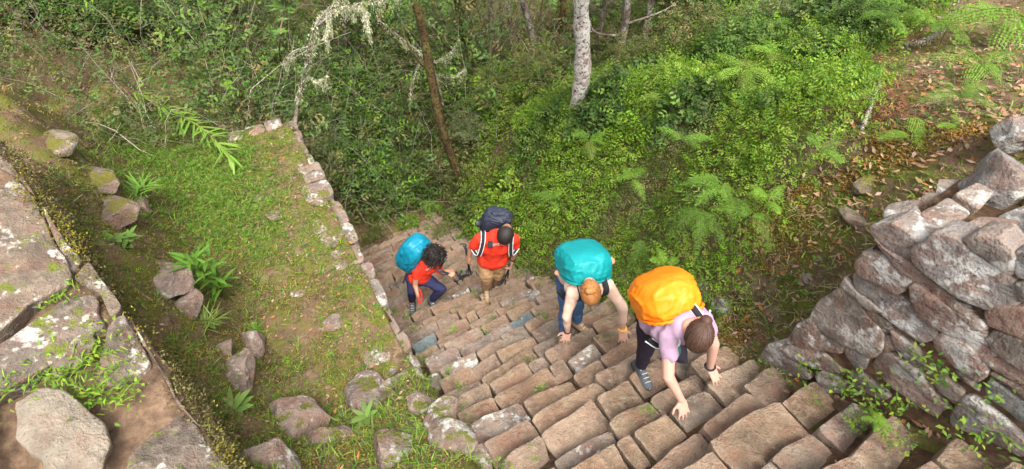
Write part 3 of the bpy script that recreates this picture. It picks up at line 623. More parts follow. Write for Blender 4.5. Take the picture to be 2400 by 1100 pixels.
# --- leafy weeds along the foot and in the cracks of the right wall
g = Geo()
for u, v, r, n in [(2010, 900, .13, 90), (2060, 930, .12, 80), (1990, 890, .08, 50), (2120, 950, .12, 70), (2170, 850, .1, 70), (2200, 870, .08, 50), (2240, 990, .1, 50), (1900, 870, .1, 60), (1880, 680, .12, 90), (1930, 630, .1, 60), (2290, 1010, .12, 50), (2330, 920, .08, 40), (1820, 770, .12, 60), (1860, 720, .12, 70), (2350, 1040, .12, 50)]:
    c0 = on_wall(u, v, -.03) if u > 1890 and v > 800 else at(u, v, ground_hit(u, v)); P = c0 + rng.normal(size=(n, 3)) * r * .5
    n = int(n * .55); P = P[:n]; leaves(g, P, rdir(n) * [1, 1, .4] + [-.2, -.1, .3], rdir(n) * .4 + [-.2, -.2, 1], uni(.02, .05, n), uni(.01, .022, n), pal(n, BRIGHT + MID + DARKG), .15)
o = g.build('wall_weeds', M['leaf']); tag(o, 'green weeds growing from the foot and cracks of the right wall', 'weeds', kind='stuff')
g = Geo()
for u, v, r, n in [(150, 860, .12, 120), (210, 925, .1, 100), (200, 830, .1, 80), (290, 920, .06, 40), (240, 840, .06, 40), (20, 890, .1, 60), (135, 690, .06, 40)]:
    c0 = on_near(u, v, .0); P = c0 + rng.normal(size=(n, 3)) * [r, r, .02] ; leaves(g, P, rdir(n) * [1, 1, .4] + [0, 0, .4], rdir(n) * .4 + [0, 0, 1], uni(.025, .05, n), uni(.012, .022, n), pal(n, BRIGHT), .2)
    Q = c0 + rng.normal(size=(n, 3)) * [r, r, .01]; blades(g, Q, rdir(n) * [.8, .8, .3] + [0, 0, .6], uni(.03, .09, n), .007, uni(.2, .7, n), pal(n, BRIGHT))
o = g.build('weeds', M['leaf']); tag(o, 'bright green clover and grass between the stones of the near wall', 'weeds', kind='stuff')
# --- scrub beyond the terrace and undergrowth of the forest floor
def twigs(g, P, D, L, r, cols, seg=4, bend=.35):
    for p, d, l in zip(P, D, L):
        pts = [p]; d = nrm(d)
        for _ in range(seg): d = nrm(d + rng.normal(size=3) * bend); pts.append(pts[-1] + d * l / seg)
        tube(g, pts, np.linspace(r, r * .35, seg + 1), 3, pal(1, cols)[0], False)
def scrub(name, label, P, hts, nl, ll, lw, pals, twc, ntw, cat='undergrowth', spread=.28):
    g = Geo(); n = len(P); hts = np.broadcast_to(hts, n)
    for _ in range(nl):
        f = uni(0, 1, n) ** .8; Q = P + rng.normal(size=(n, 3)) * np.stack([hts * spread, hts * spread, hts * 0], 1) + np.stack([hts * 0, hts * 0, hts * f], 1)
        m = fbm(Q, .9, 91)[:, None] + uni(-.5, .5, (n, 1)); c = np.where(m > .35, pal(n, pals[0]), np.where(m > -.3, pal(n, pals[1]), pal(n, pals[2])))
        sprigs(g, Q, rdir(n) + [0, 0, .2], rdir(n) * .6 + [0, -.2, 1], uni(2., 4.2, n) * ll, 3, ll * uni(.7, 1.3, n), lw * uni(.7, 1.3, n), c)
    o = g.build(name, M['leaf']); tag(o, label, cat, kind='stuff')
    g = Geo(); k = rng.integers(0, n, ntw); twigs(g, P[k] + rng.normal(size=(ntw, 3)) * [.1, .1, 0], rdir(ntw) * .7 + [0, 0, .8], hts[k] * uni(.6, 1.4, ntw), .006, twc)
    o = g.build('twigs', M['bark']); tag(o, 'tangle of thin bare twigs standing in the ' + label.split(' ', 1)[1], 'twigs', kind='stuff')
TW = [(.26, .22, .17), (.4, .37, .3), (.12, .08, .06), (.2, .14, .1), (.33, .33, .22)]
P = ground_pts(1150, 7, 13.5, -8, .6, near=False)
scrub('scrub', 'brownish heath scrub on the slope beyond the terrace', P, uni(.3, 1.15, len(P)), 16, .066, .027, (OLIVE + MID, OLIVE + BROWN[:1] + MID + DARKG, BROWN + DARKG), TW, 1500)
P = ground_pts(760, 7.3, 15, -.6, 4.2, near=False)
scrub('undergrowth', 'dark green undergrowth filling the hollow behind the guides', P, uni(.5, 2.4, len(P)), 22, .1, .045, (MID + BRIGHT[:1], DARKG + MID, DARKG + OLIVE), TW, 1500)
P = ground_pts(650, 5.6, 17, 2.6, 12, near=False)
scrub('undergrowth', 'olive brown undergrowth on the hillside under the trees', P, uni(.3, .95, len(P)), 20, .08, .036, (MID + BRIGHT[:3], OLIVE + MID + DARKG, OLIVE + BROWN[:2]), TW, 1400)
P = ground_pts(800, 13, 26, -10, 18, near=False)
scrub('far_thicket', 'hazy brown thicket closing the view at the top edge', P, uni(1., 3.4, len(P)), 20, .14, .066, (MID, OLIVE + DARKG, BROWN + OLIVE), TW, 1800, spread=.3)
g = Geo(); P = np.concatenate([ground_pts(150, 7.3, 14, -.4, 5, near=False), ground_pts(140, 8, 18, 2, 12, near=False), ground_pts(110, 9, 15, -8, 0, near=False)]); n = len(P)
TW2 = [(.2, .16, .12), (.14, .1, .07), (.1, .07, .05), (.26, .23, .18)]; twigs(g, P, rdir(n) * .35 + [0, 0, 1], uni(.9, 3.2, n), .011, TW2, 7, .16)
k = rng.integers(0, n, 500); twigs(g, P[k] + np.stack([uni(-.05, .05, 500), uni(-.05, .05, 500), uni(.5, 2, 500)], 1), rdir(500) + [0, 0, .3], uni(.3, 1., 500), .005, TW2, 5, .45)
o = g.build('bare_stems', M['bark']); tag(o, 'tangle of thin bare stems and vines rising from the forest undergrowth', 'stems', kind='stuff')
P = ground_pts(1000, 3, 9, -6, -1.5, near=False, keep=patch(1.2, 95, 0))
scrub('herbs', 'small herbs and dry stalks on the bank left of the terrace', P, uni(.04, .14, len(P)), 4, .03, .012, (MID, OLIVE, BROWN), TW, 250)
# ------------------------------------------------------------------ ferns, shrubs, canes, trees
def frond(g, base, d, L, W, col, npin=22, droop=.5, roll=0., nn=None):
    """one arching fern frond: a rachis with pinnae, each pinna a row of leaflets"""
    d = nrm(np.asarray(d, float)); up = np.array([0, 0, 1.]) if nn is None else nn; s = nrm(np.cross(d, up)); nv = np.cross(s, d)
    t = np.linspace(0, 1, npin + 1); C = base + d * (L * t)[:, None] - up * (L * droop * t ** 2)[:, None]; T = nrm(np.gradient(C, axis=0))
    tube(g, C, np.linspace(.006, .0015, npin + 1) * max(.5, L), 3, np.array(col) * .7 + [.03, .01, 0], False)
    P = []; D = []; NV = []; PL = []
    for i in range(2, npin + 1):
        w = W * .5 * math.sin(min(1, (t[i] * .93 + .1)) ** .8 * math.pi) ** .75 + .012
        for sg in (-1, 1):
            P.append(C[i]); D.append(s * sg * .92 + T[i] * .45 - up * .12 + rng.normal(size=3) * .05); NV.append(np.cross(s, T[i]) + rng.normal(size=3) * .06); PL.append(w)
    P = np.array(P); D = np.array(D); NV = np.array(NV); PL = np.array(PL); n = len(P); k = 5
    c = np.array(col) * uni(.85, 1.15, (n, 1))
    sprigs(g, P, D, NV, PL, k, np.minimum(np.maximum(.008, PL * .16), .6 * L / npin), np.maximum(.006, PL / k * .85), c, droop=.22, taper=1.6, ang=.35, fold=.1)
def fern(u, v, L, label, fr, col, W=.42, lift=.05, t=None, droop=.5):
    t0 = t; t = t or ground_hit(u, v); lift = lift * (1 if t0 else 1.35); p = at(u, v, t); p = p - nrm(ray(u, v)) * (lift + (0 if t0 else float(hummock(p[None])[0]))) * 1.25; root = empty('fern', p); tag(root, label, 'fern', 'ferns on the slopes')
    for d, k in fr:
        k = k * uni(.7, 1.1); cc = np.array(col) * uni(.7, 1.15); cc = cc * .6 + np.array([.15, .09, .04]) * .4 if uni(0, 1) < .14 else cc
        g = Geo(); frond(g, np.zeros(3), np.array(d, float) + rng.normal(size=3) * .18, L * k, L * k * W * uni(.8, 1.1), cc, droop=droop * uni(.7, 1.4)); g.build('frond', M['leaf'], root)
FB = (.145, .275, .027); FM = (.1, .2, .022); FD = (.06, .13, .02)
star = [((-.8, .2, .5), 1), ((.2, -.8, .5), .9), ((.7, .4, .5), .8), ((-.3, .8, .5), .8), ((.8, -.4, .5), .75), ((-.6, -.6, .5), .85)]
fern(2135, 320, .36, 'bright green upright fern in the leaf litter above the wall corner', [((.1, .6, .75), .9), ((.75, .2, .5), .9), ((-.6, -.35, .4), .8), ((.1, -.8, .3), .95), ((.65, -.4, .4), .7), ((-.6, .5, .5), .8)], FB)
fern(2400, 40, .85, 'large drooping fern with feathery fronds in the top right corner', [((-.75, -.4, .5), 1.1), ((-.4, -.8, .5), 1.1), ((-.1, -.95, .45), 1.05), ((-.9, .0, .5), 1.), ((-.8, .5, .5), .9), ((-.6, -.7, .3), 1.)], FB, W=.42, droop=.75, lift=.5)
fern(2010, 235, .32, 'single fern frond leaning right beside the rust red bracken', [((.75, .5, .6), 1.1), ((-.4, -.2, .5), .6)], FB)
fern(1745, 160, .55, 'wide light green fern spreading across the middle of the right hillside', [((-.9, -.2, .3), 1.1), ((.9, .1, .25), 1.2), ((.1, -.9, .3), .9), ((-.6, .6, .4), .9), ((.5, .7, .4), .8), ((-.5, -.8, .25), .8), ((.6, -.6, .3), .9)], (.17, .28, .035), lift=.45)
fern(1900, 60, .6, 'pale feathery fern near the top edge right of centre', star, FM, lift=.4)
fern(1690, 430, .33, 'dark fern hanging over the bank above the orange pack', [((-.9, -.1, .3), 1.1), ((-.5, -.8, .2), 1.1), ((.1, -.9, .2), 1.1), ((.7, -.4, .2), .8), ((-.7, .4, .4), .8)], FM, lift=.2, droop=.6)
fern(1640, 490, .34, 'fern with long drooping fronds right of the teal pack', [((-.8, -.4, .2), 1.1), ((-.2, -.9, .1), 1.1), ((.5, -.7, .2), 1), ((-.9, .2, .3), .9)], FM, lift=.2, droop=.7)
fern(1500, 560, .32, 'narrow fern frond behind the shoulder of the ginger haired climber', [((-.5, -.6, .1), 1.1), ((.2, -.8, .2), .8)], FM, lift=.15, droop=.8)
fern(1760, 510, .34, 'small fern at the border of the green bank and the bare dirt', star[:4], FM, lift=.1)
fern(1100, 530, .42, 'fern frond arching beside the dark backpack of the man in red', [((.6, -.5, .5), 1.1), ((-.3, -.6, .5), .8), ((.7, .3, .4), .8)], FB, lift=.12)
fern(870, 450, .85, 'big fern in the shade left of the guides, just past the terrace rim', [((-.8, -.3, .3), 1), ((.6, .5, .5), 1), ((.3, -.8, .2), .8), ((-.5, .6, .5), .9), ((.9, -.1, .4), .7)], FM, lift=.25)
fern(990, 470, .7, 'light green fern spreading sideways in the hollow above the guides', [((.9, -.1, .2), 1.1), ((-.9, 0, .25), .9), ((.5, -.7, .2), .8)], FB, lift=.3)
fern(890, 510, .55, 'low fern by the stairs behind the blue pack', star[:5], FM, lift=.1)
fern(860, 490, .5, 'withered brown fern beside the big shaded fern', [((-.9, -.2, .2), 1.1), ((.7, -.2, .2), .8)], (.17, .08, .035), lift=.25)
fern(1290, 470, .35, 'fern tucked among the leaves of the green bank above the teal pack', star[:4], FM, lift=.25)
fern(2130, 20, .55, 'fern half cut by the top edge right of the fallen grey branch', star, FM, lift=.15)
fern(1570, 240, .5, 'fern on the hillside right of the white trunk', star[:5], (.13, .2, .03), lift=.2)
for u, v, L, lb, lf, k in [(2200, 60, .5, 'fern right behind the fork of the fallen branch', .3, 6), (2300, 150, .55, 'broad fern left below the corner fern', .3, 6), (2250, 230, .4, 'fern overhanging the litter below the broad fern', .2, 5), (2080, 180, .4, 'fern rising out of the rust red bracken', .2, 5), (1820, 130, .5, 'fern frond cluster above the wide light green fern', .4, 6), (1950, 30, .5, 'fern at the top edge above the dead curved branch', .35, 6), (2080, 40, .5, 'fern just left of the fork of the fallen branch', .3, 5), (1600, 330, .4, 'fern in the thick of the green bank right of the white trunk', .15, 5), (1480, 420, .35, 'fern half sunk in the green bank above the teal pack', .12, 4), (1560, 620, .25, 'fern drooping onto the top of the orange pack', .1, 4), (1800, 470, .28, 'little fern on the bare slope left of the wall corner', .05, 4), (1380, 330, .4, 'fern below the foot of the white trunk', .15, 5), (1920, 350, .28, 'small fern left of the upright fern in the litter', .05, 5), (1130, 470, .45, 'fern on the shady bank above the man in red', .2, 5), (2250, 300, .2, 'seedling fern in orange litter right of the upright fern', .02, 4), (940, 440, .5, 'fern in the dark hollow between the two shaded ferns', .3, 5), (2330, 60, .5, 'fern behind the large drooping corner fern', .2, 6)]:
    fern(u, v, L, lb, star[:k], (FB, FM)[k % 2], lift=lf)
fern(2060, 990, .1, 'tiny fern among weeds at the foot of the right wall', star, FB, t=2.75, lift=0)
# shrubs: crown of small clumps on a few stems
def shrub_meshes(nm, R_, Hh, cols, ll, lw, nclump, per, sd):
    g = Geo(); r = np.random.default_rng(sd); st = Geo()
    for i in range(nclump):
        d = nrm(r.normal(size=3)); d[2] = abs(d[2]) * .9 - .1; rr = r.uniform(.45, 1)
        c = np.array([d[0] * R_ * rr, d[1] * R_ * rr, Hh * (.45 + .5 * d[2] * rr)]); cr = R_ * r.uniform(.18, .36)
        q = rdir(per); P = c + q * cr * uni(.55, 1, (per, 1)) * [1, 1, .75]
        sprigs(g, P, q + rdir(per) * .5 + [0, 0, -.15], q * .6 + [0, 0, .8] + rdir(per) * .3, ll * uni(1.6, 3, per), 3, ll * uni(.7, 1.2, per), lw * uni(.7, 1.2, per), pal(per, cols) * r.uniform(.8, 1.2))
        if i % 3 == 0: tube(st, curve([np.zeros(3), c * [.3, .3, .5] + r.normal(size=3) * .04, c], 4), np.linspace(.014, .004, 9), 4, (.12, .09, .06), False)
    a = g.build(nm, M['leaf']); b = st.build('stem', M['bark']); return a, b
SH = {}
for k, ar in {'dark': (.6, 1.1, DARKG + MID, .07, .032, 36, 34, 1), 'olive': (.55, .8, OLIVE + MID[:2], .045, .018, 36, 36, 2), 'bright': (.4, .6, BRIGHT, .045, .022, 30, 34, 3), 'brown': (.5, .7, BROWN + OLIVE, .045, .015, 30, 30, 4), 'pale': (.5, .9, [(.13, .16, .06), (.1, .14, .05), (.16, .17, .08)], .055, .024, 30, 30, 5)}.items():
    SH[k] = [o.data for o in shrub_meshes('foliage', *ar)]
for o in [x for x in sc.collection.objects if x.parent is None and x.type == 'MESH' and x.data in [m for v in SH.values() for m in v]]: bpy.data.objects.remove(o)
def shrub(u, v, kind, s, label, t=None):
    s = s * (1.3 if v < 450 and u < 950 else .9 if v < 260 else 1)
    p = at(u, v, t or ground_hit(u, v)); p[2] = hz(p[0], p[1]) - .05 if t is None else p[2]
    root = empty('shrub', p); root.rotation_euler.z = uni(0, 6.28); root.scale = (s, s, s * uni(.85, 1.15)); tag(root, label, 'shrub', 'shrubs in the undergrowth')
    for nm, me in zip(('foliage', 'stem'), SH[kind]): link(bpy.data.objects.new(nm, me), root)
for a in [(835, 300, 'dark', 1.5, 'tall dark leafy shrub beyond the far end of the terrace'), (900, 260, 'pale', 1.2, 'pale green shrub right of the tall dark shrub'), (760, 330, 'dark', .9, 'dark shrub hugging the outer side of the terrace corner'), (800, 430, 'brown', .8, 'brownish shrub below the terrace rim'), (960, 400, 'brown', 1.0, 'dry brown shrub in the hollow above the guides'), (1020, 430, 'olive', .9, 'olive shrub below the leaning mossy trunk'), (1080, 400, 'olive', 1, 'olive shrub right of the leaning mossy trunk'), (1130, 330, 'pale', 1, 'pale shrub between the leaning trunk and the white trunk'), (1180, 250, 'olive', 1.2, 'olive shrub left of the white trunk'), (1260, 220, 'olive', 1.1, 'low olive shrub just left of the white trunk foot'), (1270, 300, 'bright', 1, 'fresh green shrub below the white trunk'), (1430, 250, 'bright', .9, 'fresh green shrub right of the white trunk foot'), (1500, 180, 'olive', 1.1, 'olive shrub under the twin grey stems'), (1620, 140, 'olive', 1.2, 'olive shrub on the hillside top centre right'), (1700, 60, 'dark', 1.1, 'dark shrub at the top edge right of the grey stems'), (1800, 90, 'pale', .8, 'pale shrub behind the wide light green fern'), (1830, 220, 'bright', .7, 'rounded yellow green shrub right of the wide fern'), (1900, 180, 'dark', .6, 'dense dark green shrub beside the rust bracken'), (700, 250, 'pale', .7, 'pale leafy shrub under the lichen hung branches'), (640, 210, 'bright', .6, 'bright shrub by the far edge of the terrace'), (560, 150, 'brown', .9, 'brown heath shrub behind the terrace'), (470, 120, 'pale', .9, 'pale heath shrub left of the brown heath shrub'), (380, 90, 'brown', .9, 'dry shrub on the slope upper left'), (280, 110, 'dark', .8, 'dark shrub above the top of the left bank'), (180, 70, 'dark', .9, 'dark shrub near the upper left corner'), (80, 40, 'olive', .8, 'olive shrub in the upper left corner'), (480, 30, 'olive', 1.0, 'greyish shrub at the top edge left of the big leaves'), (340, 20, 'brown', 1, 'brown shrub at the top edge left'), (600, 60, 'pale', .9, 'pale shrub left of the big leaved sapling'), (1040, 130, 'brown', 1.2, 'brown thicket shrub behind the leaning mossy trunk'), (960, 180, 'olive', 1.3, 'grey olive shrub behind the bare twigs'), (1330, 90, 'brown', 1.3, 'brown shrub behind the white trunk'), (1560, 40, 'brown', 1.3, 'brown shrub at the top edge right of the white trunk'), (1420, 60, 'pale', 1.2, 'pale shrub between the white trunk and the grey stems'), (880, 560, 'olive', .45, 'small shrub at the far left end of the stairs'), (960, 530, 'bright', .5, 'green shrub above the blue pack'), (1040, 555, 'olive', .45, 'small olive shrub between the two guides'), (1240, 560, 'bright', .45, 'green shrub right of the man in red'), (1750, 390, 'bright', .5, 'low bright shrub on the right hillside'), (1980, 120, 'dark', .6, 'dark shrub behind the rust bracken near the fallen branch')]: shrub(*a)
# canes with long leaves
def cane(p, label, stems, L, col, cat='plant', name='cane_plant', tilt=.15, ll=.13, lw=.02):
    root = empty(name, p); tag(root, label, cat)
    for i in range(stems):
        d = nrm(np.array([uni(-1, 1) * tilt, uni(-1, 1) * tilt, 1])); b = np.array([uni(-.05, .05), uni(-.05, .05), 0]); l = L * uni(.75, 1.1)
        c = np.array([b + d * l * t + np.array([d[0], d[1], 0]) * l * t * t * .5 for t in np.linspace(0, 1, 8)])
        g = Geo(); tube(g, c, np.linspace(.005, .002, 8), 5, (.09, .11, .03)); g.build('stalk', M['bark'], root)
        g = Geo(); n = 9; t = np.linspace(.35, 1, n); Pp = np.array([c[min(7, int(x * 7))] * (1 - (x * 7) % 1) + c[min(7, int(x * 7) + 1)] * ((x * 7) % 1) for x in t])
        an = np.arange(n) * 2.4 + uni(0, 6); D = np.stack([np.cos(an), np.sin(an), np.full(n, .75)], 1)
        blades(g, Pp, D, ll * uni(.7, 1.2, n), lw * uni(.8, 1.2, n), uni(.2, .45, n), pal(n, [col], .2)); g.build('leaf', M['leaf'], root)
cane(at(545, 705, ground_hit(545, 705)), 'tall leafy cane plant with long blades in the middle of the terrace', 7, .85, (.09, .19, .02), ll=.22, lw=.035)
cane(at(670, 270, ground_hit(670, 270)), 'clump of broad grass blades at the far terrace corner', 8, .35, (.09, .15, .02), tilt=.35, ll=.3, lw=.03)
cane(at(290, 580, ground_hit(290, 580)), 'small two leaved plant beside the near wall rim', 2, .13, (.11, .2, .04), ll=.15, lw=.05, tilt=.4)
cane(at(560, 955, ground_hit(560, 955)), 'broad leaved seedling in front of the rounded grey boulder', 2, .1, (.13, .22, .05), ll=.18, lw=.055, tilt=.4)
cane(at(865, 985, ground_hit(865, 985)), 'single broad leaf seedling below the pale wide rock', 1, .12, (.12, .2, .04), ll=.14, lw=.05, tilt=.4)
cane(at(490, 770, ground_hit(490, 770)), 'spiky grass tuft at the foot of the tall cane plant', 8, .08, (.14, .2, .04), ll=.2, lw=.012, tilt=.8)
cane(at(330, 470, ground_hit(330, 470)), 'upright grass blades at the left side of the terrace', 6, .16, (.12, .24, .03), ll=.28, lw=.024, tilt=.3)
cane(at(600, 780, ground_hit(600, 780)), 'slim upright blades behind the lichen topped rock', 3, .08, (.1, .18, .02), ll=.12, lw=.014, tilt=.25)
cane(at(150, 120, ground_hit(150, 120)), 'arching grass tuft on top of the left bank', 8, .1, (.1, .15, .03), ll=.4, lw=.012, tilt=.5)
cane(at(745, 400, ground_hit(745, 400)), 'grass tuft spilling over the far terrace rim', 7, .06, (.1, .16, .03), ll=.25, lw=.01, tilt=.8)
cane(at(40, 60, ground_hit(40, 60)), 'long arching grass in the upper left corner', 8, .15, (.1, .13, .03), ll=.5, lw=.013, tilt=.5)
# the bamboo shoot lying across the turf
root = empty('bamboo_shoot', at(400, 290, ground_hit(400, 290))); tag(root, 'leafy bamboo shoot bent low across the lush turf of the terrace', 'plant')
o0 = np.array(root.location); C = curve([at(u, v, ground_hit(u, v)) + [0, 0, h] - o0 for u, v, h in [(250, 225, .15), (330, 255, .3), (420, 300, .34), (500, 345, .3), (555, 390, .16)]], 8)
g = Geo(); tube(g, C, np.linspace(.007, .002, len(C)), 5, (.2, .12, .05)); g.build('stalk', M['bark'], root)
k = np.repeat(np.arange(9, len(C)), 3); n = len(k); T = nrm(np.gradient(C, axis=0)); g = Geo()
blades(g, C[k], T[k] * .8 + rdir(n) * [.8, .8, .35] + [0, 0, .1], uni(.18, .34, n), uni(.024, .036, n), uni(.05, .3, n), pal(n, [(.13, .24, .03), (.16, .26, .04)], .2)); g.build('leaf', M['leaf'], root)
# trees
def vert_top(base, u, v):
    d = ray(u, v); t = (base[:2] @ d[:2]) / (d[:2] @ d[:2]); return d * t
def tree(name, label, base_px, top_px, r0, bark, mids=(), limbs=6, ext=1.9, crown=True, t=None, lichen=0, group='slender trees of the forest', seed=0, leafc=MID, wob=1., low=.25):
    t = (t or ground_hit(*base_px)) * .9; b = at(*base_px, t); tp = vert_top(b, *top_px); r0 = r0 * 1.12; b = b - (tp - b) * max(0., (b[2] - hz(b[0], b[1])) / max(.5, tp[2] - b[2])); root = empty(name, b - [0, 0, .12]); tag(root, label, 'tree', group); r = np.random.default_rng(seed)
    h = (tp - b); end = b + h * ext; end[2] = max(end[2], b[2] + 3.2); ctl = [b - [0, 0, .12]]
    for f in (.25, .5, .75, 1.): 
        x = b + (end - b) * f; ctl.append(x + r.normal(size=3) * r0 * (wob if f < 1 else 0))
    o0 = b - [0, 0, .12]; C = curve(np.array(ctl) - o0, 8); g = Geo(); n = len(C); rad = np.linspace(r0, r0 * .55, n); rad[:4] *= np.linspace(1.35, 1.05, 4)
    tube(g, C, rad * (1 + .08 * r.normal(size=n)), 10); g.build('trunk', M[bark], root)
    lm = []
    for i in range(limbs):
        k = int(n * r.uniform(low, .95)); d = nrm(np.array([r.normal(), r.normal(), .5])); l = r.uniform(.5, 1.3) * (1 if k < n * .6 else 1.4)
        c = curve([C[k], C[k] + d * l * .5 + r.normal(size=3) * .08, C[k] + d * l + r.normal(size=3) * .15], 6); lm.append(c)
        g = Geo(); tube(g, c, np.linspace(r0 * .3, r0 * .08, len(c)), 5); g.build('limb', M[bark], root)
    if crown:
        g = Geo(); top = C[-1]
        for c in lm + [C[-3:]]:
            if c[-1][2] < C[-1][2] * .62: continue
            m = 140; q = rdir(m); P = c[-1] + q * uni(.2, .6, (m, 1)) * [1, 1, .6]; sprigs(g, P, q + rdir(m) * .5, q * .5 + [0, 0, 1], uni(.1, .2, m), 3, uni(.05, .09, m), uni(.025, .045, m), pal(m, leafc))
        if g.n: g.build('crown', M['leaf'], root)
    return root, o0, lm, C
tree('tree', 'straight white barked trunk standing on the ridge right of centre', (1350, 245), (1366, 0), .105, 'white_bark', limbs=6, seed=3, wob=.2, low=.6)
tree('tree', 'mossy brown trunk leaning left above the hollow', (1050, 300), (962, 0), .075, 'moss_bark', limbs=9, seed=5, t=10)
tree('tree', 'lichen grey curved trunk left of the white trunk', (1247, 125), (1212, 0), .075, 'grey_bark', limbs=4, seed=6)
tree('tree', 'twisted grey stem right of the white trunk', (1448, 140), (1482, 0), .07, 'grey_bark', limbs=6, seed=7)
tree('tree', 'dark slanting trunk behind the bare twigs, centre top', (1115, 110), (1072, 0), .07, 'moss_bark', limbs=5, seed=8)
tree('tree', 'thin pale lichen stem between the dark trunk and the grey curved trunk', (1165, 110), (1141, 0), .045, 'grey_bark', limbs=4, seed=9)
tree('tree', 'thin stem at the top edge left of the leaning mossy trunk', (905, 110), (900, 0), .05, 'moss_bark', limbs=6, seed=10)
tree('tree', 'short brown stem far behind, right of the twisted grey stem', (1515, 70), (1530, 0), .06, 'grey_bark', limbs=5, seed=12)
tree('tree', 'brown stem right of the grey curved trunk', (1300, 60), (1306, 0), .06, 'moss_bark', limbs=5, seed=13)

for i, (bp, tp, r0, bk, lb) in enumerate([((800, 120), (812, 0), .035, 'grey_bark', 'thin grey stem right of the lichen tree, top left of centre'), ((1010, 60), (1003, 0), .04, 'grey_bark', 'pale thin stem at the top edge above the leaning mossy trunk'), ((1400, 95), (1408, 0), .035, 'grey_bark', 'thin lichen stem just right of the white trunk'), ((1590, 60), (1600, 0), .045, 'moss_bark', 'dark stem at the top edge right of the short brown stem'), ((1640, 30), (1655, 0), .05, 'moss_bark', 'far dark stem near the top edge, right of centre'), ((860, 70), (868, 0), .04, 'moss_bark', 'slim dark stem behind the lichen beards'), ((1200, 60), (1196, 0), .035, 'grey_bark', 'thin far stem just left of the grey curved trunk'), ((560, 60), (553, 0), .03, 'moss_bark', 'thin stem at the top edge left of the big leaved sapling'), ((440, 40), (430, 0), .03, 'grey_bark', 'thin pale stem at the top edge, left quarter'), ((940, 90), (930, 0), .03, 'grey_bark', 'slender grey stem left of the leaning mossy trunk')]):
    tree('tree', lb, bp, tp, r0, bk, limbs=8, seed=30 + i, wob=1.6, low=.1)
# lichen hung tree at the far corner of the terrace
LICH = [(.42, .43, .26), (.36, .38, .22), (.5, .5, .34)]
def lichen_tree(base, t, ctls, label):
    o0 = at(*base, t); root = empty('lichen_tree', o0); tag(root, label, 'tree')
    for j, (c, r0, ln) in enumerate(ctls):
        C = curve([at(u, v, tt) - o0 for u, v, tt in c], 10); n = len(C); g = Geo(); tube(g, C, np.linspace(r0, r0 * .4, n) * (1 + .12 * rng.normal(size=n)), 6); g.build('trunk' if j == 0 else 'limb', M['grey_bark'], root)
        g = Geo(); m = int(n * ln * 14); k = rng.integers(int(n * .15), n, m)
        P = C[k] + rng.normal(size=(m, 3)) * r0 * .9; leaves(g, P, rdir(m) * .5 + [0, 0, -.6], rdir(m), uni(.02, .06, m), uni(.006, .016, m), pal(m, LICH), .3)
        kk = rng.integers(int(n * .3), n, int(n * ln * .9))
        for q in kk:                                         # hanging beards
            l = uni(.06, .22); mm = int(l * 130); PP = C[q] + np.stack([rng.normal(size=mm) * .012, rng.normal(size=mm) * .012, -uni(0, l, mm)], 1)
            leaves(g, PP, rdir(mm) * .4 + [0, 0, -.9], rdir(mm), uni(.02, .05, mm), uni(.005, .011, mm), pal(mm, LICH), .3)
        g.build('lichen', M['litter'], root)['kind'] = 'stuff'
    return root
lichen_tree((690, 300), 7.9, [([(690, 300, 7.9), (700, 230, 7.8), (715, 170, 7.6), (725, 110, 7.4), (745, 50, 7.2), (790, 0, 7), (830, -60, 6.9)], .03, 1), ([(745, 60, 7.2), (800, 20, 7.0), (850, 20, 6.9), (862, 70, 6.85)], .022, 2), ([(725, 110, 7.4), (690, 120, 7.3), (660, 150, 7.25)], .014, .6), ([(715, 170, 7.6), (740, 190, 7.4), (765, 180, 7.3)], .012, .8), ([(770, 20, 7.1), (770, 60, 7.), (760, 90, 6.95)], .012, 1.6), ([(830, 10, 6.95), (900, 0, 6.8), (960, -30, 6.8)], .018, 1.2)], 'crooked branching tree hung with pale yellow lichen beyond the terrace corner')
lichen_tree((1040, 250), 9.6, [([(1040, 250, 9.6), (1020, 170, 9.4), (980, 120, 9.3), (940, 90, 9.2), (880, 40, 9.1)], .025, .4), ([(1010, 150, 9.4), (1050, 130, 9.3), (1075, 95, 9.2)], .018, 1.), ([(990, 130, 9.3), (970, 180, 9.3), (960, 230, 9.2)], .012, .5), ([(1020, 170, 9.4), (1060, 180, 9.2), (1090, 160, 9.1)], .012, .8)], 'bare twiggy branches with lichen crossing the leaning mossy trunk')
# big leaved sapling at the top
root = empty('sapling', at(668, 210, ground_hit(668, 210))); tag(root, 'sapling with big rounded leaves at the top edge left of the lichen tree', 'sapling'); o0 = np.array(root.location)
tt = 7.; C = curve([np.zeros(3), at(655, 120, tt) - o0, at(665, 30, tt - .2) - o0, at(670, -40, tt - .3) - o0], 8); g = Geo(); tube(g, C, np.linspace(.016, .007, len(C)), 6, (.14, .1, .07)); g.build('stem', M['bark'], root)
g = Geo()
for q, n, L in ((17, 8, .24), (20, 8, .26), (23, 8, .24), (11, 6, .12), (8, 6, .1), (14, 6, .1)):
    an = np.arange(n) * 6.28 / n + uni(0, 1); leaves(g, np.tile(C[q], (n, 1)), np.stack([np.cos(an), np.sin(an), np.full(n, .35)], 1), np.tile([0, 0, 1.], (n, 1)) + rdir(n) * .2, L * uni(.7, 1.1, n), L * .45, pal(n, [(.08, .14, .04), (.1, .19, .03), (.12, .17, .06)], .2), .12)
g.build('leaf', M['leaf'], root)['kind'] = 'stuff'
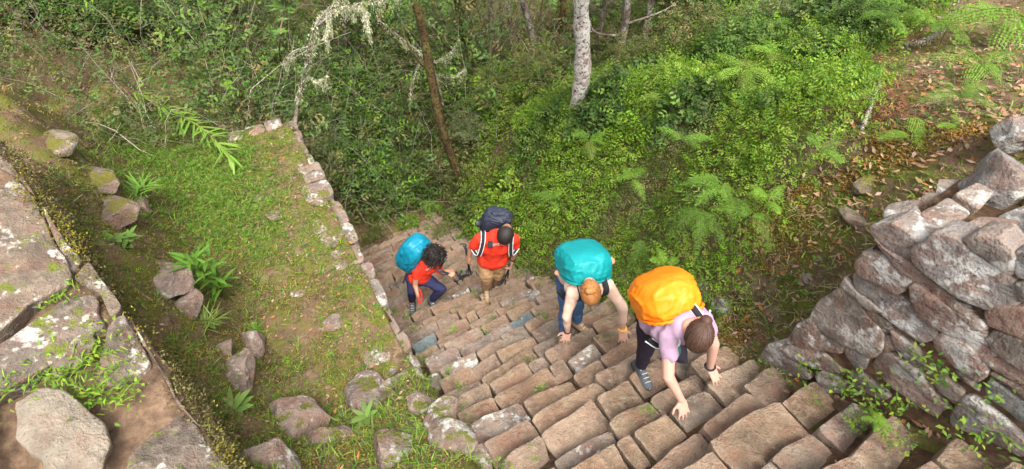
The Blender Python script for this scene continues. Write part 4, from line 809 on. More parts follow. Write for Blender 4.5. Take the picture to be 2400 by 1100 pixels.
# fallen branches and sticks on the right slope
def stick(name, label, c, r, mt='grey_bark', lich=6, branches=()):
    P = [at(u, v, (t or ground_hit(u, v))) + [0, 0, h] for u, v, t, h in c]; o0 = P[0]; root = empty(name, o0); tag(root, label, 'branch'); C = curve(np.array(P) - o0, 8); g = Geo(); tube(g, C, np.linspace(r, r * .5, len(C)) * (1 + .15 * rng.normal(size=len(C))), 6); g.build('limb', M[mt], root)
    for bc in branches:
        Cb = curve(np.array([at(u, v, (t or ground_hit(u, v))) + [0, 0, h] for u, v, t, h in bc]) - o0, 6); g = Geo(); tube(g, Cb, np.linspace(r * .6, r * .2, len(Cb)), 5); g.build('twig', M[mt], root)
    if lich:
        g = Geo(); m = len(C) * lich; k = rng.integers(0, len(C), m); leaves(g, C[k] + rng.normal(size=(m, 3)) * r * .8, rdir(m), rdir(m), uni(.015, .04, m), uni(.006, .012, m), pal(m, [(.36, .37, .3), (.3, .3, .22)]), .3); g.build('lichen', M['litter'], root)['kind'] = 'stuff'
stick('fallen_branch', 'forked grey lichen branch lying on the slope left of the corner fern', [(2215, 60, None, .15), (2195, 90, None, .12), (2160, 115, None, .1), (2110, 122, None, .06)], .022, lich=14, branches=[[(2195, 72, None, .14), (2140, 72, None, .15), (2080, 105, None, .05)], [(2215, 60, None, .15), (2222, 0, None, .5)]])
stick('dead_branch', 'short curved pale branch near the top edge right of centre', [(1985, 60, None, .1), (1995, 42, None, .25), (2030, 45, None, .25), (2058, 50, None, .2)], .02, lich=14)
stick('dead_stick', 'upright pale stick in the rust red bracken', [(2020, 305, None, 0), (2027, 265, None, .12), (2033, 232, None, .2)], .018, 'white_bark', 4)
stick('dead_stick', 'thin dry stem standing by the corner fern', [(2185, 145, None, 0), (2190, 110, None, .2), (2222, 15, None, .5)], .006, 'moss_bark', 0)
stick('dead_stick', 'thin crooked root lying before the cane plant', [(470, 730, None, .03), (478, 790, None, .03), (485, 860, None, .02)], .006, 'moss_bark', 0)
# ------------------------------------------------------------------ climbers
def stair_t(u, v, h=.02):
    d = ray(u, v); t = np.linspace(2, 14, 2400); a = d[0] * t * DA[0] + d[1] * t * DA[1]; return t[np.nonzero(d[2] * t < Sf(a) + h)[0][0]]
def cloth_mat(name, col, rough=.85, var=.12, weave=0., sheen=0.):
    def b(t, bs):
        pos = N(t, 'ShaderNodeNewGeometry').outputs['Position']; n1 = noise(t, pos, 9, 5); n2 = noise(t, pos, 160, 3)
        c = mix(t, n1, tuple(x * (1 - var) for x in col), tuple(min(1, x * (1 + var)) for x in col)); t.links.new(c, bs.inputs['Base Color'])
        bs.inputs['Roughness'].default_value = rough; bs.inputs['Specular IOR Level'].default_value = .25; bump(t, bs, mth(t, 'ADD', mth(t, 'MULTIPLY', n1, .6), mth(t, 'MULTIPLY', n2, .1 + weave)), .012, .5)
    return mat(name, b)
def skin_mat(name, col):
    def b(t, bs):
        pos = N(t, 'ShaderNodeNewGeometry').outputs['Position']; n1 = noise(t, pos, 22, 4)
        c = mix(t, n1, tuple(x * .88 for x in col), (min(1, col[0] * 1.12), col[1] * 1.05, col[2] * 1.02)); t.links.new(c, bs.inputs['Base Color']); bs.inputs['Roughness'].default_value = .55
        bs.inputs['Subsurface Weight'].default_value = .12; bs.inputs['Subsurface Radius'].default_value = (.02, .008, .004); bs.inputs['Subsurface Scale'].default_value = .3
    return mat(name, b)
def hair_mat(name, c0, c1):
    def b(t, bs):
        tc = N(t, 'ShaderNodeTexCoord').outputs['Object']; mp = N(t, 'ShaderNodeAttribute', attribute_name='col').outputs['Fac']
        n = noise(t, tc, 60, 5); cm = N(t, 'ShaderNodeCombineXYZ'); t.links.new(mth(t, 'MULTIPLY', mp, 1.), cm.inputs[0]); k = noise(t, cm.outputs[0], 90, 4, .7)
        f = mth(t, 'ADD', mth(t, 'MULTIPLY', k, .8), mth(t, 'MULTIPLY', n, .2)); c = ramp(t, f, [(.35, c0), (.65, c1)]); t.links.new(c, bs.inputs['Base Color']); bs.inputs['Roughness'].default_value = .55; bs.inputs['Specular IOR Level'].default_value = .3; bump(t, bs, f, .006, .7)
    return mat(name, b)
M['skin_a'] = skin_mat('light_skin', (.5, .29, .21)); M['skin_b'] = skin_mat('brown_skin', (.3, .15, .09)); M['skin_c'] = skin_mat('fair_skin', (.52, .31, .24))
M['black'] = cloth_mat('black_webbing', (.018, .019, .022)); M['dark_metal'] = cloth_mat('dark_pole', (.03, .03, .035), .4)
def capsule(g, p0, p1, r0, r1=None, sides=12, flat=None):
    p0, p1 = np.asarray(p0, float), np.asarray(p1, float); r1 = r0 if r1 is None else r1; ax = p1 - p0; L = np.linalg.norm(ax); ax = ax / max(L, 1e-6); pts = []; rad = []
    for x in (-88, -60, -30): pts.append(p0 + ax * r0 * math.sin(R(x))); rad.append(r0 * math.cos(R(x)))
    for f in (0, .5, 1): pts.append(p0 + ax * L * f); rad.append(r0 + (r1 - r0) * f)
    for x in (30, 60, 88): pts.append(p1 + ax * r1 * math.sin(R(x))); rad.append(r1 * math.cos(R(x)))
    u, v = perp(ax); an = np.arange(sides) * 2 * math.pi / sides
    if flat is not None: v = nrm(flat[0] - ax * (flat[0] @ ax)); u = np.cross(ax, v)
    fl = 1 if flat is None else flat[1]
    V = np.concatenate([p + r * (np.cos(an)[:, None] * u + np.sin(an)[:, None] * v * fl) for p, r in zip(pts, rad)]); k = np.arange(sides); k2 = (k + 1) % sides; n = len(pts)
    g.add(V, [np.concatenate([np.stack([i * sides + k, i * sides + k2, (i + 1) * sides + k2, (i + 1) * sides + k], 1) for i in range(n - 1)]), k[None, ::-1], ((n - 1) * sides + k)[None]])
def ellipsoid(g, c, ax, rad, nu=16, nv=10):
    th = np.linspace(.03, math.pi - .03, nv); ph = np.arange(nu) * 2 * math.pi / nu; T, Ph = np.meshgrid(th, ph, indexing='ij')
    V = np.stack([np.sin(T) * np.cos(Ph) * rad[0], np.sin(T) * np.sin(Ph) * rad[1], np.cos(T) * rad[2]], -1).reshape(-1, 3) @ np.array(ax) + c
    k = np.arange(nu); k2 = (k + 1) % nu; g.add(V, [np.concatenate([np.stack([i * nu + k, (i + 1) * nu + k, (i + 1) * nu + k2, i * nu + k2], 1) for i in range(nv - 1)]), k[None], ((nv - 1) * nu + k)[None, ::-1]])
def solid(name, g, vox, mt, parent=None, smooth=6, org=np.zeros(3), disp=None):
    """fuse overlapping shapes into one continuous skin"""
    o = g.build(name + '_raw', mt); m = o.modifiers.new('r', 'REMESH'); m.mode = 'VOXEL'; m.voxel_size = vox; m.use_smooth_shade = True
    s = o.modifiers.new('s', 'SMOOTH'); s.iterations = smooth; s.factor = .5
    me = bpy.data.meshes.new_from_object(o.evaluated_get(bpy.context.evaluated_depsgraph_get())); bpy.data.objects.remove(o)
    n = len(me.vertices); V = np.zeros(n * 3, np.float32); me.vertices.foreach_get('co', V); V = V.reshape(-1, 3)
    if disp:
        Nn = np.zeros(n * 3, np.float32); me.vertices.foreach_get('normal', Nn); V = V + Nn.reshape(-1, 3) * disp(V)[:, None]
    me.vertices.foreach_set('co', (V - org).astype(np.float32).ravel()); me.polygons.foreach_set('use_smooth', np.ones(len(me.polygons), bool)); me.update(); me.name = name
    if not me.materials: me.materials.append(mt)
    q = bpy.data.objects.new(name, me)
    if parent is None: q.location = org
    return link(q, parent)
def wrinkle(amp, s, seed=0, st=(1, 1, 1)): return lambda V: (1 - np.abs(fbm(V * np.array(st), s, seed))) * amp + fbm(V, s * .5, seed + 4) * amp * .6 - amp
def hand(g, wrist, d, back, side, curl=0., sc_=1., spread=.26):
    """palm with four fingers and a thumb; side=+1 puts the thumb along cross(d, back)"""
    d = nrm(d); back = nrm(back - d * (back @ d)); s = np.cross(d, back) * side
    capsule(g, wrist - d * .02, wrist + d * .03, .024 * sc_, .026 * sc_, flat=(back, .72))
    for i, (o, L) in enumerate(((.027, .07), (.009, .08), (-.009, .074), (-.027, .058))):
        k = wrist + (d * (.088 - abs(o - .005) * .35) + s * o) * sc_; capsule(g, wrist + (d * .018 + s * o * .75) * sc_, k, .0145 * sc_, .0115 * sc_)
        fd = nrm(d + s * o / .027 * spread); p = k
        for j, f in enumerate((.45, .32, .23)):
            c = curl * (.5 + j * .55); dd = nrm(fd * math.cos(c) - back * math.sin(c) - back * .06 * j); q = p + dd * L * f * sc_; capsule(g, p, q, (.0098 - .0012 * j) * sc_, (.0088 - .0013 * j) * sc_, 8); p = q; fd = nrm(fd)
    p = wrist + (d * .025 + s * .03) * sc_; q = p + nrm(d * .75 + s * .75 - back * .3 * (1 + curl)) * .042 * sc_; r_ = q + nrm(d * (1 - .4 * min(1, curl)) + s * (.5 - .7 * min(1, curl)) - back * .35 * curl) * .034 * sc_
    capsule(g, wrist + (d * .012 + s * .012) * sc_, p, .016 * sc_, .0135 * sc_); capsule(g, p, q, .013 * sc_, .0105 * sc_, 8); capsule(g, q, r_, .0105 * sc_, .0085 * sc_, 8)
def frame(f, u):
    f = nrm(f); u = nrm(u - f * (u @ f)); return np.array([np.cross(f, u), f, u])   # right, forward, up
def head(g, c, A, s=1.):
    rt, f, u = A
    ellipsoid(g, c + u * .018 * s - f * .008 * s, A, (.077 * s, .097 * s, .1 * s), 20, 14)
    ellipsoid(g, c - u * .052 * s + f * .03 * s, A, (.058 * s, .066 * s, .062 * s)); capsule(g, c - u * .1 * s + f * .055 * s, c - u * .09 * s + f * .07 * s, .022 * s)
    capsule(g, c + u * .008 * s + f * .088 * s, c - u * .032 * s + f * .107 * s, .009 * s, .014 * s)
    capsule(g, c + u * .026 * s + f * .083 * s + rt * .035 * s, c + u * .026 * s + f * .083 * s - rt * .035 * s, .013 * s)
    capsule(g, c - u * .066 * s + f * .088 * s + rt * .018 * s, c - u * .066 * s + f * .088 * s - rt * .018 * s, .0105 * s)
    for k in (-1, 1): ellipsoid(g, c - u * .008 * s + rt * k * .08 * s - f * .008 * s, A, (.012 * s, .02 * s, .032 * s))
def hair(c, A, mt, parent, org, s=1., fringe=.45, low=-.35, vol=1.09, name='hair', part=None):
    """a cap of hair with combed streaks running from the crown"""
    g = Geo(); nu, nv = 48, 26; T, Ph = np.meshgrid(np.linspace(.02, math.pi - .02, nv), np.arange(nu) * 2 * math.pi / nu, indexing='ij')
    Dl = np.stack([np.sin(T) * np.cos(Ph), np.sin(T) * np.sin(Ph), np.cos(T)], -1).reshape(-1, 3)
    y, z = Dl[:, 1], Dl[:, 2]; lim = low + (fringe - low) * sst(-.25, .75, y); k = sst(lim - .08, lim + .1, z)
    r = .86 + (vol - .86) * k + .012 * fbm(np.stack([Ph.ravel() * 5, T.ravel() * .6, 0 * T.ravel()], 1), 2, 5) * k
    V = Dl * r[:, None] * np.array([.08, .102, .103]) * s + np.array([0, -.008, .018]) * s; V = V @ A + c
    kk = np.arange(nu); k2 = (kk + 1) % nu; st = Dl[:, 0] * 1.2 + (0 if part is None else np.abs(Dl[:, 0] - part) * 2) + Dl[:, 2] * .3
    g.add(V - org, [np.concatenate([np.stack([i * nu + kk, (i + 1) * nu + kk, (i + 1) * nu + k2, i * nu + k2], 1) for i in range(nv - 1)])], np.tile((st * .5 + .5)[:, None], (1, 3)))
    return g.build(name, mt, parent)
def strands(c, A, s, knot, mt, parent, org, n):
    """combed locks lying on the skull, drawn back to a knot"""
    g = Geo(); kl = (knot - c) @ A.T
    for _ in range(n):
        d = nrm(rng.normal(size=3)); 
        if d[2] < .5 - .9 * (d[1] < .1) - .4 * (d[1] < .5): continue
        e = nrm(kl); pts = []
        for t in np.linspace(0, 1, 8):
            q = nrm(d * (1 - t) + e * t); pts.append((q * np.array([.08, .102, .103]) * 1.075 * s + np.array([0, -.008, .018]) * s) @ A + c - org)
        tube(g, pts, [.0015, .003, .0034, .0034, .0034, .003, .0028, .002], 4, np.full(3, uni(0, 1)), False)
    g.build('hair_strands', mt, parent)['kind'] = 'stuff'
def shoe(name, ank, d, L, mt, sole, parent, org, hi=.0):
    d = nrm(np.array(d, float)); d = nrm(d * [1, 1, .55]); u = nrm(np.array([0, 0, 1.]) - d * d[2]); s = np.cross(d, u); g = Geo(); b = ank - u * .075
    capsule(g, b - d * .045 + u * .025, b + d * (L - .12) + u * .015, .04, .042, flat=(u, .75)); capsule(g, b - d * .03 + u * .05, b + d * .05 + u * .05, .038, .034); capsule(g, b - d * .015 + u * .05, ank + u * (.02 + hi) - d * .01, .043, .045)
    o = solid(name, g, .009, mt, parent, 4, org); g = Geo()
    capsule(g, b - d * .05 - u * .012, b + d * (L - .115) - u * .012, .043, .046, flat=(u, .42)); solid('sole', g, .009, sole, o, 2, org)
    g = Geo()
    for i in range(4):
        c = b + d * (.035 + .03 * i) + u * (.083 - .012 * i); tube(g, [c - s * .024 - org, c + u * .006 - org, c + s * .024 - org], .0035, 5, (.5, .5, .48))
    l = g.build('laces', M['bark'], o); return o
def ribbon(name, pts, wdir, w, th, mt, parent, org):
    C = curve(pts, 8); T = nrm(np.gradient(C, axis=0)); W = nrm(np.asarray(wdir) - T * (T @ np.asarray(wdir))[:, None]); Nn = np.cross(T, W)
    V = np.stack([C - W * w / 2 - Nn * th / 2, C + W * w / 2 - Nn * th / 2, C + W * w / 2 + Nn * th / 2, C - W * w / 2 + Nn * th / 2], 1).reshape(-1, 3) - org; n = len(C); k = np.arange(n - 1)[:, None] * 4
    return Geo().add(V, [np.concatenate([k + [j, (j + 1) % 4, 4 + (j + 1) % 4, 4 + j] for j in range(4)]), np.array([[3, 2, 1, 0]]), np.array([[0, 1, 2, 3]]) + (n - 1) * 4]).build(name, mt, parent, False)
def pack_body(name, c, A, rad, pw, mt, parent, org, amp=.012, seed=0, taper=0., fine=12, n=30):
    """a bulging bag: rounded box with creases"""
    bm = bmesh.new(); bmesh.ops.create_cube(bm, size=2); bmesh.ops.subdivide_edges(bm, edges=bm.edges[:], cuts=n, use_grid_fill=True)
    V = np.array([v.co for v in bm.verts]); F = np.array([[v.index for v in f.verts] for f in bm.faces]); bm.free()
    V = V / ((np.abs(V) ** pw).sum(1, keepdims=True) ** (1 / pw)); D = nrm(V)
    V[:, :2] *= (1 - taper * V[:, 2:3]); W = V * rad
    r1_ = 1 - np.abs(fbm(W * [1, 1, .4] + vnoise(W, 6, seed)[:, None] * .05, fine * 1.4, seed, 2)); r2_ = 1 - np.abs(vnoise(W * [.5, 1, 1], fine * 2.2, seed + 6))
    ke = .3 + .7 * np.clip(np.abs(V[:, [0, 2]]).max(1), 0, 1) ** 3
    W += D * (ke * (r1_ ** 3 * amp * 1.5 - amp + r2_ ** 4 * amp * .6 + vnoise(W, 3.2, seed + 2) * amp * 1.2))[:, None]
    return Geo().add(W @ A + c - org, [F]).build(name, mt, parent)
def climber(label, J, C, org):
    """J joints, C clothing and colours; the body is one skin, clothes are its parts"""
    g = Geo(); A = frame(J['look'] - J['head'], J['crown']); s = C.get('size', 1.)
    head(g, J['head'], A, C.get('hs', s)); nb = J['neck']; capsule(g, nb, J['head'] - A[2] * .06 * s - A[1] * .02, .055 * s, .052 * s)
    for k in 'RL':
        capsule(g, J['sh' + k], J['el' + k], .046 * s, .037 * s); capsule(g, J['el' + k], J['wr' + k], .038 * s, .024 * s)
        hd, bk, tw_, cu = J['hand' + k]; hand(g, J['wr' + k], hd, bk, tw_, cu, s)
        capsule(g, J['hip' + k], J['kn' + k], .07 * s, .05 * s); capsule(g, J['kn' + k], J['an' + k], .05 * s, .035 * s)
    sw = nrm(J['shR'] - J['shL']); capsule(g, J['shR'] - sw * .04, J['shL'] + sw * .04, .06 * s); mid = (J['shR'] + J['shL']) / 2; hm = (J['hipR'] + J['hipL']) / 2
    capsule(g, mid, hm, .1 * s, .1 * s); capsule(g, mid, nb, .07 * s, .055 * s)
    body = solid('person', g, .006, C['skin'], None, 5, org); tag(body, label, 'person', 'climbers on the stairs')
    ft = C['front']; g = Geo()                                # shirt
    ch = mid * .72 + hm * .28
    capsule(g, J['shR'] - sw * .035, J['shL'] + sw * .035, .078 * s, flat=(ft, .95)); capsule(g, ch - sw * -.075 * s, ch - sw * .075 * s, .115 * s, flat=(ft, 1.)); capsule(g, mid, hm * .9 + mid * .1, .118 * s, C.get('waist', .12) * s)
    wm = hm * .85 + mid * .15; capsule(g, wm + sw * .05, wm - sw * .05, C.get('waist', .12) * s); capsule(g, mid, nb * .55 + mid * .45, .078 * s, .066 * s)
    for k in 'RL':
        f = C['sleeve']; e = J['sh' + k] + (J['el' + k] - J['sh' + k]) * min(1, f); capsule(g, J['sh' + k], e, .062 * s, (.058 if f < 1 else .048) * s)
        if f > 1: capsule(g, J['el' + k], J['el' + k] + (J['wr' + k] - J['el' + k]) * (f - 1), .047 * s, .036 * s)
    solid('shirt', g, .011, C['shirt'], body, 5, org, wrinkle(.013, 10, 3, (1, 1, .6)))
    g = Geo(); capsule(g, J['hipR'], J['hipL'], .105 * s); capsule(g, hm, hm * .8 + mid * .2, .115 * s, .108 * s)
    b_ = C.get('baggy', 1.)
    for k in 'RL': capsule(g, J['hip' + k], J['kn' + k], .094 * s * b_ ** .5, .066 * s * b_); capsule(g, J['kn' + k], J['an' + k] + (J['kn' + k] - J['an' + k]) * .08, .066 * s * b_, .048 * s * b_)
    solid('trousers', g, .011, C['trousers'], body, 5, org, wrinkle(.012 * b_, 11, 8, (.7, .7, 1)))
    for k in 'RL': shoe(C.get('shoe', 'shoe'), J['an' + k], J['foot' + k], C.get('shoe_len', .26), C['shoes'], C['sole'], body, org, C.get('boot', 0))
    hd = J['head']
    for k in (-1, 1):
        g = Geo(); ellipsoid(g, hd + A[2] * .008 + A[1] * .083 + A[0] * k * .031 - org, A, (.013, .009, .009)); g.build('eye', M['eye'], body)
        ribbon('eyebrow', [hd + A[2] * .034 + A[1] * .094 + A[0] * k * x for x in (.016, .032, .048)], A[2], .01, .004, C['hairm'], body, org)
    g = Geo(); tube(g, [hd - A[2] * .066 + A[1] * (.098 - abs(x) * .3) + A[0] * x - org for x in np.linspace(-.024, .024, 7)], .0055, 6); g.build('mouth', M['lip'], body)
    return body, A
M['eye'] = cloth_mat('eye', (.05, .035, .03), .2); M['lip'] = skin_mat('lip', (.36, .14, .12))
M['hair_red'] = hair_mat('ginger_hair', (.14, .042, .01), (.52, .24, .08)); M['hair_br'] = hair_mat('brown_hair', (.018, .009, .006), (.1, .05, .032)); M['hair_bk'] = hair_mat('black_hair', (.006, .005, .005), (.028, .022, .02))
M['c_lilac'] = cloth_mat('lilac_jersey', (.36, .24, .33), weave=.1); M['c_black'] = cloth_mat('black_leggings', (.018, .013, .024)); M['c_peach'] = cloth_mat('peach_knit', (.58, .4, .31)); M['c_jean'] = cloth_mat('blue_denim', (.045, .095, .19), var=.3)
M['c_red'] = cloth_mat('red_cotton', (.58, .03, .012)); M['c_khaki'] = cloth_mat('khaki_twill', (.33, .2, .1), var=.16); M['c_navy'] = cloth_mat('navy_nylon', (.018, .02, .06)); M['c_orange'] = cloth_mat('orange_nylon', (.74, .2, .008), .5, .06); M['c_teal'] = cloth_mat('teal_nylon', (.005, .22, .23), .5, .06)
M['c_blue'] = cloth_mat('blue_nylon', (.005, .165, .25), .45, .08); M['c_ink'] = cloth_mat('ink_nylon', (.022, .026, .042), .6); M['s_grey'] = cloth_mat('grey_shoe', (.075, .08, .09)); M['s_tan'] = cloth_mat('tan_leather', (.28, .18, .1)); M['sole_d'] = cloth_mat('dark_rubber', (.03, .03, .03)); M['c_white'] = cloth_mat('white_trim', (.6, .6, .6)); M['c_sandal'] = cloth_mat('sandal_foam', (.4, .2, .12)); M['c_green'] = cloth_mat('green_webbing', (.02, .13, .11)); M['c_redstrap'] = cloth_mat('red_strap', (.5, .02, .02)); M['c_yellow'] = cloth_mat('yellow_band', (.7, .35, .05))
TOC = -F0                                                    # roughly back up the line of sight
UPZ = np.array([0, 0, 1.])
def band(name, c, d, r, mt, parent, org, w=.016):
    d = nrm(d); u, v = perp(d); an = np.linspace(0, 2 * math.pi, 17); g = Geo(); P = np.array([c + r * (math.cos(x) * u + math.sin(x) * v) - org for x in an]); tube(g, P, w * .4, 6); return g.build(name, mt, parent)
# --- woman with the orange pack
J = dict(head=at(1638, 785, 2.9), look=at(1570, 900, 3.2), crown=at(1700, 790, 2.3) - at(1638, 785, 2.9), neck=at(1618, 768, 2.95), shR=at(1567, 785, 3.06), shL=at(1648, 744, 3.02), elR=at(1566, 882, 3.16), wrR=at(1597, 938, 3.3), elL=at(1672, 806, 3.2), wrL=at(1664, 862, 3.46),
         hipR=at(1522, 742, 3.44), hipL=at(1568, 728, 3.4), knR=at(1516, 812, 3.7), anR=at(1502, 858, 3.92), knL=at(1593, 832, 3.52), anL=at(1580, 802, 4.05), footR=[.3, -.9, 0], footL=[.4, -.9, 0])
J['handR'] = (at(1607, 985, 3.36) - J['wrR'], UPZ + TOC * .4, 1, .06); J['handL'] = (at(1682, 893, 3.5) - J['wrL'], UPZ + TOC * .4, -1, .06)
org = J['anR'] - [0, 0, .09]
w4, A4 = climber('woman in lilac t-shirt and black leggings bending forward with both hands on the steps', J, dict(skin=M['skin_c'], shirt=M['c_lilac'], trousers=M['c_black'], shoes=M['s_grey'], sole=M['sole_d'], sleeve=.45, front=-TOC, hairm=M['hair_br'], waist=.125, hs=.9), org); J4 = J
hair(J['head'], A4, M['hair_br'], w4, org, s=.9, fringe=.5, low=-.5, vol=1.07, part=.15)
strands(J['head'], A4, .9, J['head'] - A4[1] * .09 - A4[2] * .0, M['hair_br'], w4, org, 260)
g = Geo(); hb = J['head'] - A4[1] * .1 - A4[2] * .02; ellipsoid(g, hb - org, A4, (.035, .035, .035)); g.build('hair_bun', M['hair_br'], w4)
band('wristband', J['wrL'] - nrm(J['wrL'] - J['elL']) * .02, J['wrL'] - J['elL'], .031, M['black'], w4, org, .02)
# --- woman with the teal pack
J = dict(head=at(1384, 683, 3.92), look=at(1396, 775, 4.25), crown=at(1386, 700, 3.2) - at(1384, 683, 3.92), neck=at(1382, 672, 4.04), shR=at(1341, 685, 4.14), shL=at(1424, 668, 4.1), elR=at(1329, 742, 4.25), wrR=at(1330, 777, 4.48), elL=at(1459, 722, 4.18), wrL=at(1459, 774, 4.36),
         hipR=at(1326, 640, 4.52), hipL=at(1362, 628, 4.5), knR=at(1328, 715, 4.66), anR=at(1319, 783, 4.86), knL=at(1352, 705, 4.62), anL=at(1352, 752, 4.95), footR=[-.1, -1, 0], footL=[.75, -.7, 0])
J['handR'] = (at(1324, 803, 4.56) - J['wrR'], TOC + UPZ * .3, 1, .15); J['handL'] = (at(1462, 812, 4.46) - J['wrL'], TOC + UPZ * .3, -1, .12)
org = J['anR'] - [0, 0, .09]
w3, A3_ = climber('ginger haired woman in peach sweater and jeans bending to reach the steps', J, dict(skin=M['skin_c'], shirt=M['c_peach'], trousers=M['c_jean'], shoes=M['s_tan'], sole=M['sole_d'], sleeve=1.62, front=-TOC, hairm=M['hair_red'], hs=.93, baggy=1.08, boot=.02, shoe='hiking_shoe'), org); J3 = J
hair(J['head'], A3_, M['hair_red'], w3, org, s=.93, fringe=.5, low=-.6, vol=1.07)
strands(J['head'], A3_, .93, J['head'] - A3_[1] * .075 + A3_[2] * .06, M['hair_red'], w3, org, 300)
g = Geo(); hb = J['head'] - A3_[1] * .085 + A3_[2] * .07
for i in range(7): an = i * 6.28 / 7; ellipsoid(g, hb + A3_[0] * .02 * math.cos(an) + nrm(A3_[2] - A3_[1]) * .02 * math.sin(an) - org, A3_, (.027, .03, .027), 10, 7)
g.build('hair_bun', M['hair_red'], w3)
band('hair_tie', hb - nrm(hb - J['head']) * .02, hb - J['head'], .03, M['black'], w3, org, .014)
band('wristband', J['wrR'] - nrm(J['wrR'] - J['elR']) * .015, J['wrR'] - J['elR'], .03, M['black'], w3, org, .016)
band('watch', J['wrL'] - nrm(J['wrL'] - J['elL']) * .02, J['wrL'] - J['elL'], .031, M['c_yellow'], w3, org, .024)
# --- guide in the middle
J = dict(head=at(1185, 548, 5.58), look=at(1166, 620, 5.95), crown=at(1190, 535, 4.8) - at(1185, 548, 5.58), neck=at(1172, 553, 5.72), shR=at(1122, 560, 5.78), shL=at(1206, 560, 5.74), elR=at(1103, 585, 5.95), wrR=at(1099, 602, 6.02), elL=at(1209, 585, 5.92), wrL=at(1200, 610, 6.05),
         hipR=at(1138, 612, 6.15), hipL=at(1168, 610, 6.15), knR=at(1140, 645, 6.28), anR=at(1140, 676, 6.72), knL=at(1168, 642, 6.42), anL=at(1163, 664, 6.9), footR=[.1, -1, 0], footL=[.25, -.95, 0])
J['handR'] = (at(1095, 616, 6.08) - J['wrR'], -DB + TOC * .3, 1, 1.25); J['handL'] = (at(1196, 624, 6.1) - J['wrL'], DB + TOC * .3, -1, 1.25)
org = J['anR'] - [0, 0, .09]
w2, A2 = climber('man in red t-shirt and khaki trousers climbing with folded poles in both hands', J, dict(skin=M['skin_b'], shirt=M['c_red'], trousers=M['c_khaki'], shoes=M['s_tan'], sole=M['sole_d'], sleeve=.62, front=-TOC, hairm=M['hair_bk'], waist=.14, size=1.06, baggy=1.25, boot=.06, shoe='boot', shoe_len=.28), org); J2 = J
hair(J['head'], A2, M['hair_bk'], w2, org, s=1.06, fringe=.45, low=-.2, vol=1.1)
band('watch', J['wrL'] - nrm(J['wrL'] - J['elL']) * .02, J['wrL'] - J['elL'], .034, M['black'], w2, org, .022)
# --- guide at the left
J = dict(head=at(1016, 598, 6.28), look=at(1040, 660, 6.6), crown=at(1022, 590, 5.4) - at(1016, 598, 6.28), neck=at(1004, 602, 6.4), shR=at(978, 622, 6.5), shL=at(1024, 612, 6.4), elR=at(973, 668, 6.62), wrR=at(981, 698, 6.6), elL=at(1032, 648, 6.5), wrL=at(1046, 636, 6.3),
         hipR=at(968, 652, 6.78), hipL=at(992, 652, 6.74), knR=at(965, 682, 6.8), anR=at(966, 708, 7.2), knL=at(1036, 678, 6.7), anL=at(1010, 704, 7.05), footR=[.1, -1, 0], footL=[.5, -.9, 0])
J['handR'] = (at(984, 715, 6.66) - J['wrR'], -DB + TOC * .5, 1, 1.1); J['handL'] = (at(1058, 642, 6.25) - J['wrL'], TOC + UPZ, -1, 1.1)
org = J['anR'] - [0, 0, .09]
w1, A1 = climber('curly haired person in red t-shirt and navy trousers carrying a blue covered pack', J, dict(skin=M['skin_b'], shirt=M['c_red'], trousers=M['c_navy'], shoes=M['s_grey'], sole=M['sole_d'], sleeve=.6, front=-TOC, hairm=M['hair_bk'], waist=.12, boot=.03), org); J1 = J
hair(J['head'], A1, M['hair_bk'], w1, org, fringe=.35, low=-.5, vol=1.12)
g = Geo(); q = rdir(420); q = q[(q @ A1[1] < .55) | (q @ A1[2] > .3)]
for d in q:                                                  # loose curls
    c = J['head'] + A1[2] * .015 + d * uni(.1, .135); u, v = perp(d); an = np.linspace(0, uni(4, 7), 6); tube(g, [c + (math.cos(x) * u + math.sin(x) * v) * .012 + d * .006 * x - org for x in an], .0045, 4, np.full(3, uni(0, 1)), False)
g.build('curls', M['hair_bk'], w1)['kind'] = 'stuff'
# ------------------------------------------------------------------ packs
def pack(label, c, J, rad, pw, mt, amp, seed, taper, out=None, skew=0., cover='cover', fine=9):
    sh = (J['shR'] + J['shL']) / 2; hm = (J['hipR'] + J['hipL']) / 2; up = nrm(sh - hm); out = nrm(c - (sh + hm) / 2 if out is None else out); out = nrm(out - up * (out @ up)); s = np.cross(out, up)
    s = nrm(s * math.cos(skew) + up * math.sin(skew)); up = np.cross(s, out); root = empty('backpack', c - up * rad[2]); tag(root, label, 'backpack', 'packs of the climbers'); A = np.array([s, out, up]); org = c - up * rad[2]
    o = pack_body(cover, c, A, np.array(rad), pw, mt, root, org, amp, seed, taper, fine)
    th = np.linspace(0, 2 * math.pi, 60); k = .86; q = np.stack([np.sign(np.cos(th)) * np.abs(np.cos(th)) ** (2 / pw), np.full(60, -.62), np.sign(np.sin(th)) * np.abs(np.sin(th)) ** (2 / pw)], 1) * np.array(rad) * [k, 1, k] * 1.06
    g = Geo(); tube(g, (q * (1 + .02 * np.sin(th * 23))[:, None]) @ A + c - org, .011, 6); g.build('hem', mt, o); return root, A, org
def straps(root, org, J, A, mt, w=.045, trim=None):
    s, out, up = A; sw = nrm(J['shR'] - J['shL'])
    for k, sg in (('R', 1), ('L', -1)):
        sh = J['sh' + k] - sw * sg * .045; hp = J['hip' + k] * .35 + J['sh' + k] * .65
        pts = [sh + out * .13 - up * .06, sh + out * .075 + up * .035, sh - out * .0 + up * .085, sh - out * .075 + up * .02, hp - out * .12 + sw * sg * .03, hp - out * .03 + sw * sg * .1]
        o = ribbon('strap', pts, sw, w, .014, mt, root, org)
        if trim is not None:
            for e in (-1, 1): ribbon('piping', [p + sw * e * w * .5 for p in pts], sw, .007, .017, trim, o, org)
r4, A, og = pack('backpack under a bright orange rain cover on the back of the nearest woman', at(1556, 692, 3.2), J4, (.2, .15, .235), 2.7, M['c_orange'], .012, 3, .08, skew=.0); straps(r4, og, J4, A, M['black'], trim=M['c_white'])
